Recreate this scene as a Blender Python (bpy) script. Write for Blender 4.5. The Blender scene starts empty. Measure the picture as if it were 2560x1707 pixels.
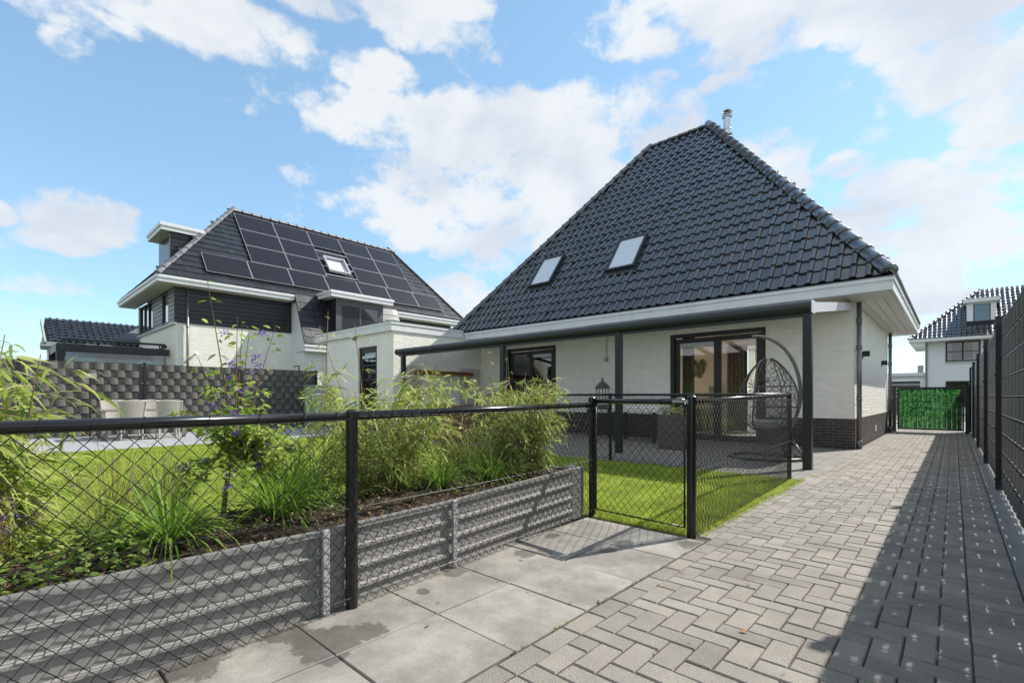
import bpy, math, random
import numpy as np
from mathutils import Vector, Matrix
R = math.radians
random.seed(7)
rng = np.random.default_rng(7)
scene = bpy.context.scene
C = scene.collection

# ------------------------------------------------------------------ camera
CAM_H = 1.05
YAW = math.atan2(1105.0, 1205.0)
cd = bpy.data.cameras.new("camera")
cam = bpy.data.objects.new("camera", cd)
C.objects.link(cam)
cam.location = (0, 0, CAM_H)
cam.rotation_euler = (R(90), 0, YAW)
cd.sensor_width = 36.0
cd.lens = 1205.0 / 2560.0 * 36.0
cd.shift_y = 0.0545
cd.clip_start = 0.05
cd.clip_end = 3000
scene.camera = cam

# ------------------------------------------------------------------ light
SUN_EL = R(43.0)
SUN_AZ = math.atan2(0.375, 0.916)            # from +Y towards +X
SKY_STRENGTH = 0.15
SUN_STRENGTH = 3.05
scene.view_settings.view_transform = 'Standard'
scene.view_settings.look = 'None'
scene.view_settings.gamma = 1.0
scene.view_settings.use_curve_mapping = False
scene.view_settings.exposure = 1.06

sd = bpy.data.lights.new("sun", 'SUN')
sun = bpy.data.objects.new("sun", sd)
C.objects.link(sun)
sd.energy = SUN_STRENGTH
sd.angle = R(0.53)
sd.color = (1.0, 0.955, 0.88)
sdir = Vector((math.sin(SUN_AZ) * math.cos(SUN_EL), math.cos(SUN_AZ) * math.cos(SUN_EL), math.sin(SUN_EL)))
sun.rotation_euler = sdir.to_track_quat('Z', 'Y').to_euler()
sun.location = sdir * 60

world = bpy.data.worlds.new("World")
scene.world = world
world.use_nodes = True


def build_world():
    nt = world.node_tree
    nt.nodes.clear()
    N = nt.nodes.new
    L = nt.links.new

    def math_(op, a, b=None, c=None, clamp=False):
        n = N('ShaderNodeMath')
        n.operation = op
        n.use_clamp = clamp
        for i, v in enumerate((a, b, c)):
            if v is None:
                continue
            if isinstance(v, (int, float)):
                n.inputs[i].default_value = v
            else:
                L(v, n.inputs[i])
        return n.outputs[0]

    def smooth(v, a, b, to0=0.0, to1=1.0):
        n = N('ShaderNodeMapRange')
        n.interpolation_type = 'SMOOTHSTEP'
        L(v, n.inputs[0])
        n.inputs[1].default_value = a
        n.inputs[2].default_value = b
        n.inputs[3].default_value = to0
        n.inputs[4].default_value = to1
        return n.outputs[0]
    sky = N('ShaderNodeTexSky')
    sky.sky_type = 'NISHITA'
    sky.sun_disc = False
    sky.sun_elevation = SUN_EL
    sky.sun_rotation = SUN_AZ
    sky.altitude = 0
    sky.air_density = 0.8
    sky.dust_density = 0.1
    sky.ozone_density = 3.0
    tc = N('ShaderNodeTexCoord')
    d = tc.outputs['Generated']
    sep = N('ShaderNodeSeparateXYZ')
    L(d, sep.inputs[0])
    zc = math_('MAXIMUM', sep.outputs[2], 0.0)
    # clouds lie on a flat layer overhead: project the direction on it
    den = math_('ADD', zc, 0.16)
    comb = N('ShaderNodeCombineXYZ')
    L(math_('DIVIDE', sep.outputs[0], den), comb.inputs[0])
    L(math_('DIVIDE', sep.outputs[1], den), comb.inputs[1])
    comb.inputs[2].default_value = 3.7

    def noise(vec, scale, detail, rough, dist=0.0):
        n = N('ShaderNodeTexNoise')
        n.noise_dimensions = '3D'
        n.inputs['Scale'].default_value = scale
        n.inputs['Detail'].default_value = detail
        n.inputs['Roughness'].default_value = rough
        n.inputs['Distortion'].default_value = dist
        L(vec, n.inputs['Vector'])
        return n.outputs[0]
    big = noise(comb.outputs[0], 1.15, 3.0, 0.5)
    # billows sampled on the direction itself so they stay round near the horizon
    st = N('ShaderNodeVectorMath')
    st.operation = 'MULTIPLY'
    L(d, st.inputs[0])
    st.inputs[1].default_value = (1.0, 1.0, 1.5)
    fine = noise(st.outputs[0], 7.5, 10.0, 0.60, 0.15)
    tiny = noise(st.outputs[0], 21.0, 6.0, 0.6, 0.2)
    cover = None
    for (u, v, ru, rv, s) in CLOUDS:
        px, py = u * 2560 / 2352.0, v * 2560 / 2352.0
        f = Vector((-math.sin(YAW), math.cos(YAW), 0))
        r = Vector((math.cos(YAW), math.sin(YAW), 0))
        dv = (f * 1205 + r * (px - 1280) + Vector((0, 0, 1)) * (993 - py))
        ln = dv.length
        dv.normalize()
        side = dv.cross(Vector((0, 0, 1))).normalized()
        up = side.cross(dv)
        a = N('ShaderNodeVectorMath'); a.operation = 'DOT_PRODUCT'
        L(d, a.inputs[0]); a.inputs[1].default_value = side * (ln / (ru * 1.0884))
        b = N('ShaderNodeVectorMath'); b.operation = 'DOT_PRODUCT'
        L(d, b.inputs[0]); b.inputs[1].default_value = up * (ln / (rv * 1.0884))
        e = N('ShaderNodeVectorMath'); e.operation = 'DOT_PRODUCT'
        L(d, e.inputs[0]); e.inputs[1].default_value = dv
        q = math_('ADD', math_('MULTIPLY', a.outputs[1], a.outputs[1]), math_('MULTIPLY', b.outputs[1], b.outputs[1]))
        q = math_('ADD', q, math_('MULTIPLY', math_('LESS_THAN', e.outputs[1], 0.0), 9.0))
        g = smooth(q, 0.15, 1.5, s, 0.0)
        cover = g if cover is None else math_('MAXIMUM', cover, g)
    # inside the area the picture sees the cover is given; elsewhere drifting generic cloud
    fv = N('ShaderNodeVectorMath'); fv.operation = 'DOT_PRODUCT'
    L(d, fv.inputs[0])
    cdir = Vector((-math.sin(YAW), math.cos(YAW), 0.42)).normalized()
    fv.inputs[1].default_value = cdir
    inview = smooth(fv.outputs[1], 0.52, 0.66)
    generic = smooth(big, 0.30, 0.54, 0.05, 0.66)
    cov = math_('ADD', math_('MULTIPLY', math_('MULTIPLY', cover, 0.93), inview), math_('MULTIPLY', generic, math_('SUBTRACT', 1.0, inview)))
    dens = math_('ADD', cov, math_('MULTIPLY', math_('SUBTRACT', fine, 0.5), 1.9))
    dens = math_('ADD', dens, math_('MULTIPLY', math_('SUBTRACT', tiny, 0.5), 0.7))
    mask = smooth(dens, 0.22, 0.60)
    mask = math_('MULTIPLY', mask, smooth(sep.outputs[2], -0.02, 0.02))
    # soft grey modelling inside thick cloud
    body = smooth(noise(st.outputs[0], 4.2, 7.0, 0.55, 0.3), 0.34, 0.60)
    ccol = N('ShaderNodeMix'); ccol.data_type = 'RGBA'
    L(body, ccol.inputs[0])
    ccol.inputs[6].default_value = (0.73, 0.78, 0.86, 1)
    ccol.inputs[7].default_value = (0.94, 0.965, 0.985, 1)
    bg1 = N('ShaderNodeBackground')
    bg1.inputs[1].default_value = SKY_STRENGTH
    tint = N('ShaderNodeMix'); tint.data_type = 'RGBA'; tint.blend_type = 'MULTIPLY'
    tint.inputs[0].default_value = 1.0
    k1 = N('ShaderNodeVectorMath'); k1.operation = 'SCALE'
    L(sky.outputs[0], k1.inputs[0]); k1.inputs['Scale'].default_value = SKY_STRENGTH / 0.42
    gm = N('ShaderNodeGamma'); gm.inputs[1].default_value = 0.62
    L(k1.outputs[0], gm.inputs[0])
    k2 = N('ShaderNodeVectorMath'); k2.operation = 'SCALE'
    L(gm.outputs[0], k2.inputs[0]); k2.inputs['Scale'].default_value = 0.42 / SKY_STRENGTH
    L(k2.outputs[0], tint.inputs[6])
    tint.inputs[7].default_value = SKY_TINT
    L(tint.outputs[2], bg1.inputs[0])
    bg2 = N('ShaderNodeBackground')
    L(ccol.outputs[2], bg2.inputs[0])
    bg2.inputs[1].default_value = CLOUD_STRENGTH
    mx = N('ShaderNodeMixShader')
    L(math_('MULTIPLY', mask, 0.93), mx.inputs[0])
    L(bg1.outputs[0], mx.inputs[1])
    L(bg2.outputs[0], mx.inputs[2])
    out = N('ShaderNodeOutputWorld')
    L(mx.outputs[0], out.inputs[0])


SKY_TINT = (0.72, 0.89, 0.92, 1)
CLOUD_STRENGTH = 0.465
# clouds of the photograph: direction (as V pixel), half sizes, weight
CLOUDS = [
    (150, 20, 170, 50, .52), (420, 25, 300, 75, .66), (560, 80, 190, 70, .64), (640, 105, 100, 35, .46), (820, 5, 280, 50, .62), (1000, 10, 150, 40, .55), (980, 75, 110, 50, .55), (1090, 120, 90, 60, .58),
    (160, 95, 60, 50, .48), (870, 170, 130, 50, .40), (660, 200, 110, 45, .44), (760, 220, 100, 35, .34), (560, 235, 60, 30, .3),
    (900, 290, 190, 75, .66), (1120, 290, 260, 95, .70), (1350, 290, 270, 100, .70), (1500, 300, 150, 90, .66), (1050, 400, 270, 90, .68), (1250, 450, 280, 150, .66), (900, 480, 220, 60, .60), (1060, 540, 220, 60, .56), (1250, 590, 230, 80, .54),
    (700, 405, 70, 35, .46), (195, 500, 125, 75, .70), (150, 550, 90, 40, .55), (0, 492, 40, 32, .56), (1060, 680, 110, 60, .64),
    (1580, 40, 240, 80, .66), (1790, 50, 220, 80, .70), (1750, 110, 120, 40, .58), (2000, 15, 280, 50, .66), (2200, 25, 230, 60, .66), (1390, 70, 100, 40, .48),
    (1490, 210, 90, 50, .50), (1700, 190, 110, 40, .46), (1420, 60, 90, 60, .45), (1960, 80, 70, 40, .50),
    (2250, 140, 180, 90, .64), (2330, 250, 140, 90, .66), (2120, 120, 90, 45, .48), (2090, 430, 190, 70, .66), (2270, 440, 190, 80, .66), (2000, 520, 200, 90, .62), (2200, 560, 260, 110, .64), (2050, 620, 220, 90, .60),
    (1740, 350, 110, 60, .50), (1800, 450, 90, 80, .50), (2150, 720, 260, 70, .62), (1925, 385, 70, 35, .44), (60, 650, 160, 30, .34),
]
build_world()

# ------------------------------------------------------------------ materials
MATS = {}


def pm(name, col, rough=0.6, var=0.12, vs=6.0, bump=0.0, bs=60.0, island=0.0, metal=0.0, spec=0.5, coat=0.0, fine=0.0, fs=200.0, trans=0.0, warm=0.0):
    """principled with tone variation (noise), optional per-piece variation and fine relief"""
    if name in MATS:
        return MATS[name]
    m = bpy.data.materials.new(name)
    m.use_nodes = True
    nt = m.node_tree
    N = nt.nodes.new
    L = nt.links.new
    b = nt.nodes['Principled BSDF']
    b.inputs['Roughness'].default_value = rough
    b.inputs['Metallic'].default_value = metal
    b.inputs['Specular IOR Level'].default_value = spec
    b.inputs['Coat Weight'].default_value = coat
    b.inputs['Coat Roughness'].default_value = 0.08
    geo = N('ShaderNodeNewGeometry')
    pos = geo.outputs['Position']
    nz = N('ShaderNodeTexNoise')
    nz.inputs['Scale'].default_value = vs
    nz.inputs['Detail'].default_value = 6
    nz.inputs['Roughness'].default_value = 0.62
    L(pos, nz.inputs['Vector'])
    mr = N('ShaderNodeMapRange')
    L(nz.outputs[0], mr.inputs[0])
    mr.inputs[1].default_value = 0.28
    mr.inputs[2].default_value = 0.72
    mr.inputs[3].default_value = 1 - var
    mr.inputs[4].default_value = 1 + var
    val = mr.outputs[0]

    def mul(a, bb):
        n = N('ShaderNodeMath'); n.operation = 'MULTIPLY'
        L(a, n.inputs[0]); L(bb, n.inputs[1])
        return n.outputs[0]
    if fine:
        n2 = N('ShaderNodeTexNoise')
        n2.inputs['Scale'].default_value = fs
        n2.inputs['Detail'].default_value = 3
        L(pos, n2.inputs['Vector'])
        m2 = N('ShaderNodeMapRange')
        L(n2.outputs[0], m2.inputs[0])
        m2.inputs[1].default_value = 0.3
        m2.inputs[2].default_value = 0.7
        m2.inputs[3].default_value = 1 - fine
        m2.inputs[4].default_value = 1 + fine
        val = mul(val, m2.outputs[0])
    if island:
        oi = N('ShaderNodeObjectInfo')
        ad = N('ShaderNodeMath'); ad.operation = 'ADD'
        L(geo.outputs['Random Per Island'], ad.inputs[0]); L(oi.outputs['Random'], ad.inputs[1])
        fr = N('ShaderNodeMath'); fr.operation = 'FRACT'
        L(ad.outputs[0], fr.inputs[0])
        m3 = N('ShaderNodeMapRange')
        L(fr.outputs[0], m3.inputs[0])
        m3.inputs[3].default_value = 1 - island
        m3.inputs[4].default_value = 1 + island
        val = mul(val, m3.outputs[0])
    mixn = N('ShaderNodeVectorMath'); mixn.operation = 'SCALE'
    mixn.inputs[0].default_value = col[:3]
    L(val, mixn.inputs['Scale'])
    L(mixn.outputs[0], b.inputs['Base Color'])
    if bump:
        bn = N('ShaderNodeTexNoise')
        bn.inputs['Scale'].default_value = bs
        bn.inputs['Detail'].default_value = 5
        L(pos, bn.inputs['Vector'])
        bu = N('ShaderNodeBump')
        bu.inputs['Strength'].default_value = bump
        bu.inputs['Distance'].default_value = 0.01
        L(bn.outputs[0], bu.inputs['Height'])
        L(bu.outputs[0], b.inputs['Normal'])
    if trans:
        tr = N('ShaderNodeBsdfTranslucent')
        L(mixn.outputs[0], tr.inputs[0])
        mx = N('ShaderNodeMixShader')
        mx.inputs[0].default_value = trans
        L(b.outputs[0], mx.inputs[1]); L(tr.outputs[0], mx.inputs[2])
        L(mx.outputs[0], nt.nodes['Material Output'].inputs[0])
    MATS[name] = m
    return m


def leaf_mat(name, c1, c2, trans=0.45, rough=0.45, spec=0.35):
    if name in MATS:
        return MATS[name]
    m = bpy.data.materials.new(name)
    m.use_nodes = True
    nt = m.node_tree
    N = nt.nodes.new
    L = nt.links.new
    b = nt.nodes['Principled BSDF']
    b.inputs['Roughness'].default_value = rough
    b.inputs['Specular IOR Level'].default_value = spec
    geo = N('ShaderNodeNewGeometry')
    mix = N('ShaderNodeMix'); mix.data_type = 'RGBA'
    L(geo.outputs['Random Per Island'], mix.inputs[0])
    mix.inputs[6].default_value = (*c1, 1)
    mix.inputs[7].default_value = (*c2, 1)
    L(mix.outputs[2], b.inputs['Base Color'])
    tr = N('ShaderNodeBsdfTranslucent')
    L(mix.outputs[2], tr.inputs[0])
    mx = N('ShaderNodeMixShader')
    mx.inputs[0].default_value = trans
    L(b.outputs[0], mx.inputs[1]); L(tr.outputs[0], mx.inputs[2])
    L(mx.outputs[0], nt.nodes['Material Output'].inputs[0])
    MATS[name] = m
    return m


def glass_mat(name, tint=(0.8, 0.85, 0.84), refl=1.0):
    if name in MATS:
        return MATS[name]
    m = bpy.data.materials.new(name)
    m.use_nodes = True
    nt = m.node_tree
    nt.nodes.remove(nt.nodes['Principled BSDF'])
    N = nt.nodes.new
    L = nt.links.new
    t = N('ShaderNodeBsdfTransparent')
    t.inputs[0].default_value = (*tint, 1)
    g = N('ShaderNodeBsdfGlossy')
    g.inputs['Roughness'].default_value = 0.0
    fr = N('ShaderNodeFresnel')
    fr.inputs[0].default_value = 1.55
    mu = N('ShaderNodeMath'); mu.operation = 'MULTIPLY'; mu.use_clamp = True
    L(fr.outputs[0], mu.inputs[0]); mu.inputs[1].default_value = 2.0 * refl
    mx = N('ShaderNodeMixShader')
    L(mu.outputs[0], mx.inputs[0]); L(t.outputs[0], mx.inputs[1]); L(g.outputs[0], mx.inputs[2])
    L(mx.outputs[0], nt.nodes['Material Output'].inputs[0])
    MATS[name] = m
    return m


def slab_mat():
    """big concrete slabs: mottled, with damp stains that have a shape of their own"""
    m = bpy.data.materials.new("slab_concrete")
    m.use_nodes = True
    nt = m.node_tree
    N = nt.nodes.new
    L = nt.links.new
    b = nt.nodes['Principled BSDF']
    geo = N('ShaderNodeNewGeometry')
    pos = geo.outputs['Position']

    def noise(s, d=6, r=0.6):
        n = N('ShaderNodeTexNoise')
        n.inputs['Scale'].default_value = s
        n.inputs['Detail'].default_value = d
        n.inputs['Roughness'].default_value = r
        L(pos, n.inputs['Vector'])
        return n.outputs[0]

    def rng_(v, a, bb, c, d):
        n = N('ShaderNodeMapRange')
        n.interpolation_type = 'SMOOTHSTEP'
        L(v, n.inputs[0])
        for i, x in enumerate((a, bb, c, d)):
            n.inputs[i + 1].default_value = x
        return n.outputs[0]

    def m2(op, a, bb):
        n = N('ShaderNodeMath'); n.operation = op
        for i, v in enumerate((a, bb)):
            if isinstance(v, (int, float)):
                n.inputs[i].default_value = v
            else:
                L(v, n.inputs[i])
        return n.outputs[0]
    cloud = m2('MULTIPLY', rng_(noise(2.6), 0.3, 0.7, 0.70, 1.24), rng_(noise(9.0, 8, .7), 0.3, 0.7, 0.88, 1.12))
    spk = rng_(noise(150, 3), 0.32, 0.68, 0.90, 1.09)
    spots = rng_(noise(38, 2), 0.66, 0.74, 1.0, 0.78)
    v = m2('MULTIPLY', m2('MULTIPLY', cloud, spk), spots)
    oi = N('ShaderNodeObjectInfo')
    v = m2('MULTIPLY', v, rng_(oi.outputs['Random'], 0, 1, 0.9, 1.1))
    wet = None
    wob = noise(7.0, 8, 0.7)
    for (x, y, r) in ((-1.98, 1.00, .13), (-1.95, 1.16, .07), (-2.12, 1.6, .03), (-2.14, 2.46, .07), (-2.05, 2.55, .05), (-1.75, 2.9, .05),
                      (-1.38, 3.40, .09), (-2.18, .9, .09), (-2.2, .55, .10), (-1.86, .95, .06), (-2.22, 1.9, .06), (-1.75, 3.1, .07), (-2.2, .1, .1), (-2.25, 2.9, .05)):
        dn = N('ShaderNodeVectorMath'); dn.operation = 'DISTANCE'
        L(pos, dn.inputs[0]); dn.inputs[1].default_value = (x, y, 0)
        s = m2('SUBTRACT', 1.0, m2('DIVIDE', dn.outputs[1], r * 1.6))
        wet = s if wet is None else m2('MAXIMUM', wet, s)
    wm = rng_(m2('ADD', wet, m2('MULTIPLY', m2('SUBTRACT', wob, 0.5), 2.2)), 0.20, 0.34, 0.0, 1.0)
    v = m2('MULTIPLY', v, m2('SUBTRACT', 1.0, m2('MULTIPLY', wm, 0.45)))
    sc = N('ShaderNodeVectorMath'); sc.operation = 'SCALE'
    sc.inputs[0].default_value = (0.272, 0.252, 0.222)
    L(v, sc.inputs['Scale'])
    L(sc.outputs[0], b.inputs['Base Color'])
    L(rng_(wm, 0, 1, 0.82, 0.5), b.inputs['Roughness'])
    bu = N('ShaderNodeBump')
    bu.inputs['Strength'].default_value = 0.25
    bu.inputs['Distance'].default_value = 0.004
    L(noise(90, 5), bu.inputs['Height'])
    L(bu.outputs[0], b.inputs['Normal'])
    return m


M_white = pm("white_paint", (0.80, 0.79, 0.76), 0.55, var=0.04, vs=3, bump=0.06, bs=40)
M_whitebrick = pm("white_painted_brick", (0.93, 0.895, 0.81), 0.6, var=0.04, vs=1.6, bump=0.25, bs=90, island=0.035)
M_fascia = pm("fascia_white", (0.78, 0.78, 0.78), 0.4, var=0.03, vs=2)
M_soffit = pm("soffit_panel", (0.72, 0.70, 0.67), 0.4, var=0.03, vs=2)
M_darkbrick = pm("dark_brown_brick", (0.060, 0.048, 0.042), 0.7, var=0.25, vs=25, bump=0.4, bs=120, island=0.30)
M_mortar = pm("mortar", (0.22, 0.20, 0.18), 0.9, var=0.15, vs=30)
M_tile = pm("glazed_roof_tile", (0.038, 0.037, 0.038), 0.20, var=0.28, vs=1.5, island=0.28, spec=1.0, coat=0.55)
def rough_var(m, a, b, scale):
    nt = m.node_tree
    g = nt.nodes.new('ShaderNodeNewGeometry')
    n = nt.nodes.new('ShaderNodeTexNoise'); n.inputs['Scale'].default_value = scale; n.inputs['Detail'].default_value = 6; n.inputs['Roughness'].default_value = .65
    nt.links.new(g.outputs['Position'], n.inputs['Vector'])
    r = nt.nodes.new('ShaderNodeMapRange'); r.inputs[1].default_value = .32; r.inputs[2].default_value = .68; r.inputs[3].default_value = a; r.inputs[4].default_value = b
    nt.links.new(n.outputs[0], r.inputs[0])
    nt.links.new(r.outputs[0], nt.nodes['Principled BSDF'].inputs['Roughness'])


def streaks(m, lo):
    """rain streaks and grime: tall narrow noise multiplied into the colour"""
    nt = m.node_tree
    g = nt.nodes.new('ShaderNodeNewGeometry')
    sc = nt.nodes.new('ShaderNodeVectorMath'); sc.operation = 'MULTIPLY'; sc.inputs[1].default_value = (5.0, 5.0, .45)
    nt.links.new(g.outputs['Position'], sc.inputs[0])
    n = nt.nodes.new('ShaderNodeTexNoise'); n.inputs['Scale'].default_value = 1.0; n.inputs['Detail'].default_value = 7; n.inputs['Roughness'].default_value = .7
    nt.links.new(sc.outputs[0], n.inputs['Vector'])
    r = nt.nodes.new('ShaderNodeMapRange'); r.inputs[1].default_value = .30; r.inputs[2].default_value = .55; r.inputs[3].default_value = lo; r.inputs[4].default_value = 1.0
    nt.links.new(n.outputs[0], r.inputs[0])
    b = nt.nodes['Principled BSDF'].inputs['Base Color']
    src = b.links[0].from_socket
    s = nt.nodes.new('ShaderNodeVectorMath'); s.operation = 'SCALE'
    nt.links.new(src, s.inputs[0]); nt.links.new(r.outputs[0], s.inputs['Scale'])
    nt.links.new(s.outputs[0], b)


rough_var(M_tile, .13, .36, 1.3)
streaks(M_whitebrick, .945)
streaks(M_fascia, .90)
M_tile2 = pm("flat_roof_tile", (0.020, 0.021, 0.026), 0.40, var=0.22, vs=3, island=0.30, spec=0.45)
M_under = pm("roof_underlay", (0.012, 0.012, 0.014), 0.8)
M_anth = pm("anthracite_metal", (0.020, 0.024, 0.024), 0.38, var=0.06, vs=3, spec=0.5)
M_frame = pm("anthracite_frame", (0.026, 0.026, 0.027), 0.42, var=0.06, vs=3)
M_lgrey = pm("light_grey_alu", (0.62, 0.62, 0.63), 0.4, var=0.04)
M_black = pm("black_coated_steel", (0.010, 0.010, 0.011), 0.24, var=0.1, vs=10, spec=0.55)
M_wire = pm("black_coated_wire", (0.007, 0.007, 0.008), 0.42, var=0.1, vs=20, spec=0.35)
M_zinc = pm("zinc_pipe", (0.22, 0.22, 0.225), 0.42, var=0.12, vs=5, metal=0.6)
M_steel = pm("flue_steel", (0.62, 0.63, 0.65), 0.18, var=0.06, metal=1.0)
M_pvc = pm("dark_grey_strip", (0.135, 0.125, 0.112), 0.5, var=0.10, vs=9, island=0.10, spec=0.4)
M_pvc2 = pm("anthracite_strip", (0.095, 0.093, 0.089), 0.48, var=0.10, vs=9, island=0.12, spec=0.4)
M_rod = pm("galvanised_grey_rod", (0.42, 0.42, 0.43), 0.35, var=0.05, metal=0.5)
M_paver = pm("grey_paver", (0.262, 0.236, 0.203), 0.8, var=0.22, vs=2.7, bump=0.6, bs=160, island=0.15, fine=0.22, fs=190)
M_joint = pm("joint_sand", (0.075, 0.064, 0.050), 0.95, var=0.35, vs=30, fine=0.3, fs=300)
M_slab = slab_mat()
M_kerb = pm("concrete_kerb", (0.22, 0.21, 0.20), 0.8, var=0.15, vs=5, bump=0.3, bs=200, fine=0.12)
M_patio = pm("patio_tile", (0.20, 0.19, 0.175), 0.7, var=0.10, vs=4, bump=0.15, bs=150, island=0.06)
M_terrace = pm("terrace_tile", (0.36, 0.36, 0.37), 0.6, var=0.10, vs=3, island=0.05)
M_soil = pm("soil", (0.040, 0.026, 0.017), 0.95, var=0.5, vs=14, bump=1.0, bs=60, fine=0.4, fs=120)
M_mulch = pm("dry_mulch", (0.16, 0.085, 0.040), 0.85, var=0.3, vs=20, island=0.5)
M_lawnbase = pm("lawn_base", (0.26, 0.32, 0.045), 0.9, var=0.25, vs=3, fine=0.3, fs=150)
M_board = pm("grey_board", (0.25, 0.24, 0.225), 0.62, var=0.12, vs=4, bump=0.15, bs=120, fine=0.06)
streaks(M_board, .84)
M_clip = pm("light_grey_clip", (0.40, 0.40, 0.40), 0.5, var=0.08)
M_clad = pm("black_cladding", (0.022, 0.021, 0.022), 0.33, var=0.18, vs=7, island=0.10, spec=0.55)
M_clad2 = pm("grey_cladding", (0.13, 0.135, 0.135), 0.4, var=0.1, vs=7, island=0.08)
M_solar = pm("solar_cell", (0.017, 0.014, 0.018), 0.30, var=0.12, vs=2, spec=0.28)
M_alu = pm("aluminium_edge", (0.50, 0.50, 0.51), 0.35, var=0.05, metal=0.4)
M_palegrey = pm("pale_roof_grey", (0.13, 0.135, 0.15), 0.55, var=0.12, vs=5, island=0.10)  # paler grey that stands in for sun on the left hip
M_wicker = pm("pale_wicker", (0.42, 0.39, 0.34), 0.6, var=0.2, vs=40, island=0.10)
M_cushion = pm("pale_cushion", (0.68, 0.66, 0.62), 0.8, var=0.06, vs=20)
M_tabletop = pm("taupe_table", (0.22, 0.20, 0.18), 0.45, var=0.1)
M_egg = pm("grey_brown_rattan", (0.10, 0.09, 0.08), 0.5, var=0.15, vs=30)
M_standm = pm("taupe_steel", (0.14, 0.13, 0.11), 0.38, var=0.06)
M_corten = pm("corten_steel", (0.16, 0.055, 0.025), 0.75, var=0.35, vs=12)
M_redwood = pm("red_brown_wood", (0.22, 0.075, 0.030), 0.5, var=0.2, vs=15)
M_interior = pm("beige_wall", (0.82, 0.70, 0.54), 0.8, var=0.03)
M_ceil = pm("white_ceiling", (0.8, 0.79, 0.77), 0.8, var=0.02)
M_floor = pm("interior_floor", (0.48, 0.42, 0.35), 0.5, var=0.15)
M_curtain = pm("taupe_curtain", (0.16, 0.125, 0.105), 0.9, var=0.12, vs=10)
M_sheer = pm("sheer_curtain", (0.72, 0.70, 0.65), 0.9, var=0.05, trans=0.5)
M_palepane = pm("pale_pane", (0.70, 0.72, 0.75), 0.06, var=0.05, vs=2, spec=1.0, coat=1.0)  # pale base colour set on the panes themselves, glossy coat over it
M_milky = pm("milky_sheet", (0.94, 0.93, 0.93), 0.35, var=0.03, trans=0.88)
M_bark = pm("brown_bark", (0.14, 0.085, 0.045), 0.8, var=0.3, vs=30, bump=0.4)
M_cane = pm("bamboo_cane", (0.26, 0.19, 0.06), 0.45, var=0.25, vs=20)
M_dryleaf = pm("dry_leaf_brown", (0.26, 0.13, 0.055), 0.8, var=0.3, vs=60, island=0.5)
M_lantern = pm("antique_metal", (0.13, 0.11, 0.08), 0.45, var=0.25, vs=30)
M_pot = pm("greenish_unit", (0.33, 0.40, 0.38), 0.5, var=0.05)
M_lamp = pm("black_lamp", (0.015, 0.015, 0.016), 0.4)
M_sign = pm("solar_lamp_top", (0.36, 0.33, 0.31), 0.4)
M_far = pm("far_white_render", (0.82, 0.82, 0.84), 0.7, var=0.03)
M_ground = pm("ground_earth", (0.10, 0.12, 0.05), 0.95, var=0.3, vs=0.5)
M_purple = leaf_mat("purple_petal", (0.16, 0.055, 0.42), (0.30, 0.16, 0.58), 0.35)
M_bamboo = leaf_mat("bamboo_leaf", (0.32, 0.41, 0.06), (0.60, 0.62, 0.21), 0.52, 0.38, 0.5)
M_bamdark = leaf_mat("bamboo_leaf_deep", (0.11, 0.20, 0.03), (0.36, 0.45, 0.09), 0.5, 0.4, 0.45)
M_shrub = leaf_mat("shrub_leaf", (0.16, 0.27, 0.03), (0.44, 0.52, 0.10), 0.45)
M_tuft = leaf_mat("tuft_blade", (0.085, 0.19, 0.02), (0.27, 0.40, 0.06), 0.45, 0.5, 0.25)
M_tufty = leaf_mat("yellow_green_blade", (0.28, 0.34, 0.07), (0.52, 0.54, 0.18), 0.45)
M_grass = leaf_mat("lawn_blade", (0.30, 0.40, 0.05), (0.56, 0.63, 0.14), 0.5, 0.5, 0.3)
_nt = M_grass.node_tree
_mix = [n for n in _nt.nodes if n.type == 'MIX'][0]
_g = _nt.nodes.new('ShaderNodeNewGeometry')
_n = _nt.nodes.new('ShaderNodeTexNoise'); _n.inputs['Scale'].default_value = 2.2; _n.inputs['Detail'].default_value = 5; _n.inputs['Roughness'].default_value = .7
_nt.links.new(_g.outputs['Position'], _n.inputs['Vector'])
_r = _nt.nodes.new('ShaderNodeMapRange'); _r.inputs[1].default_value = .3; _r.inputs[2].default_value = .7; _r.inputs[3].default_value = .62; _r.inputs[4].default_value = 1.2
_nt.links.new(_n.outputs[0], _r.inputs[0])
_s = _nt.nodes.new('ShaderNodeVectorMath'); _s.operation = 'SCALE'
_nt.links.new(_mix.outputs[2], _s.inputs[0]); _nt.links.new(_r.outputs[0], _s.inputs['Scale'])
for _b in _nt.nodes:
    if _b.type == 'BSDF_PRINCIPLED':
        _nt.links.new(_s.outputs[0], _b.inputs['Base Color'])
    elif _b.type == 'BSDF_TRANSLUCENT':
        _nt.links.new(_s.outputs[0], _b.inputs[0])
M_weed = leaf_mat("weed_leaf", (0.12, 0.21, 0.03), (0.30, 0.38, 0.09), 0.4)
M_screen = leaf_mat("printed_green_screen", (0.010, 0.14, 0.028), (0.10, 0.36, 0.07), 0.35, 0.5)
M_glass = glass_mat("window_glass", (0.95, 0.96, 0.95), 0.9)
M_glassdark = glass_mat("dark_glass", (0.5, 0.54, 0.54), 1.4)
M_glassgreen = glass_mat("milky_green_glass", (0.72, 0.82, 0.80), 1.0)

# ------------------------------------------------------------------ mesh helpers


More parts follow.
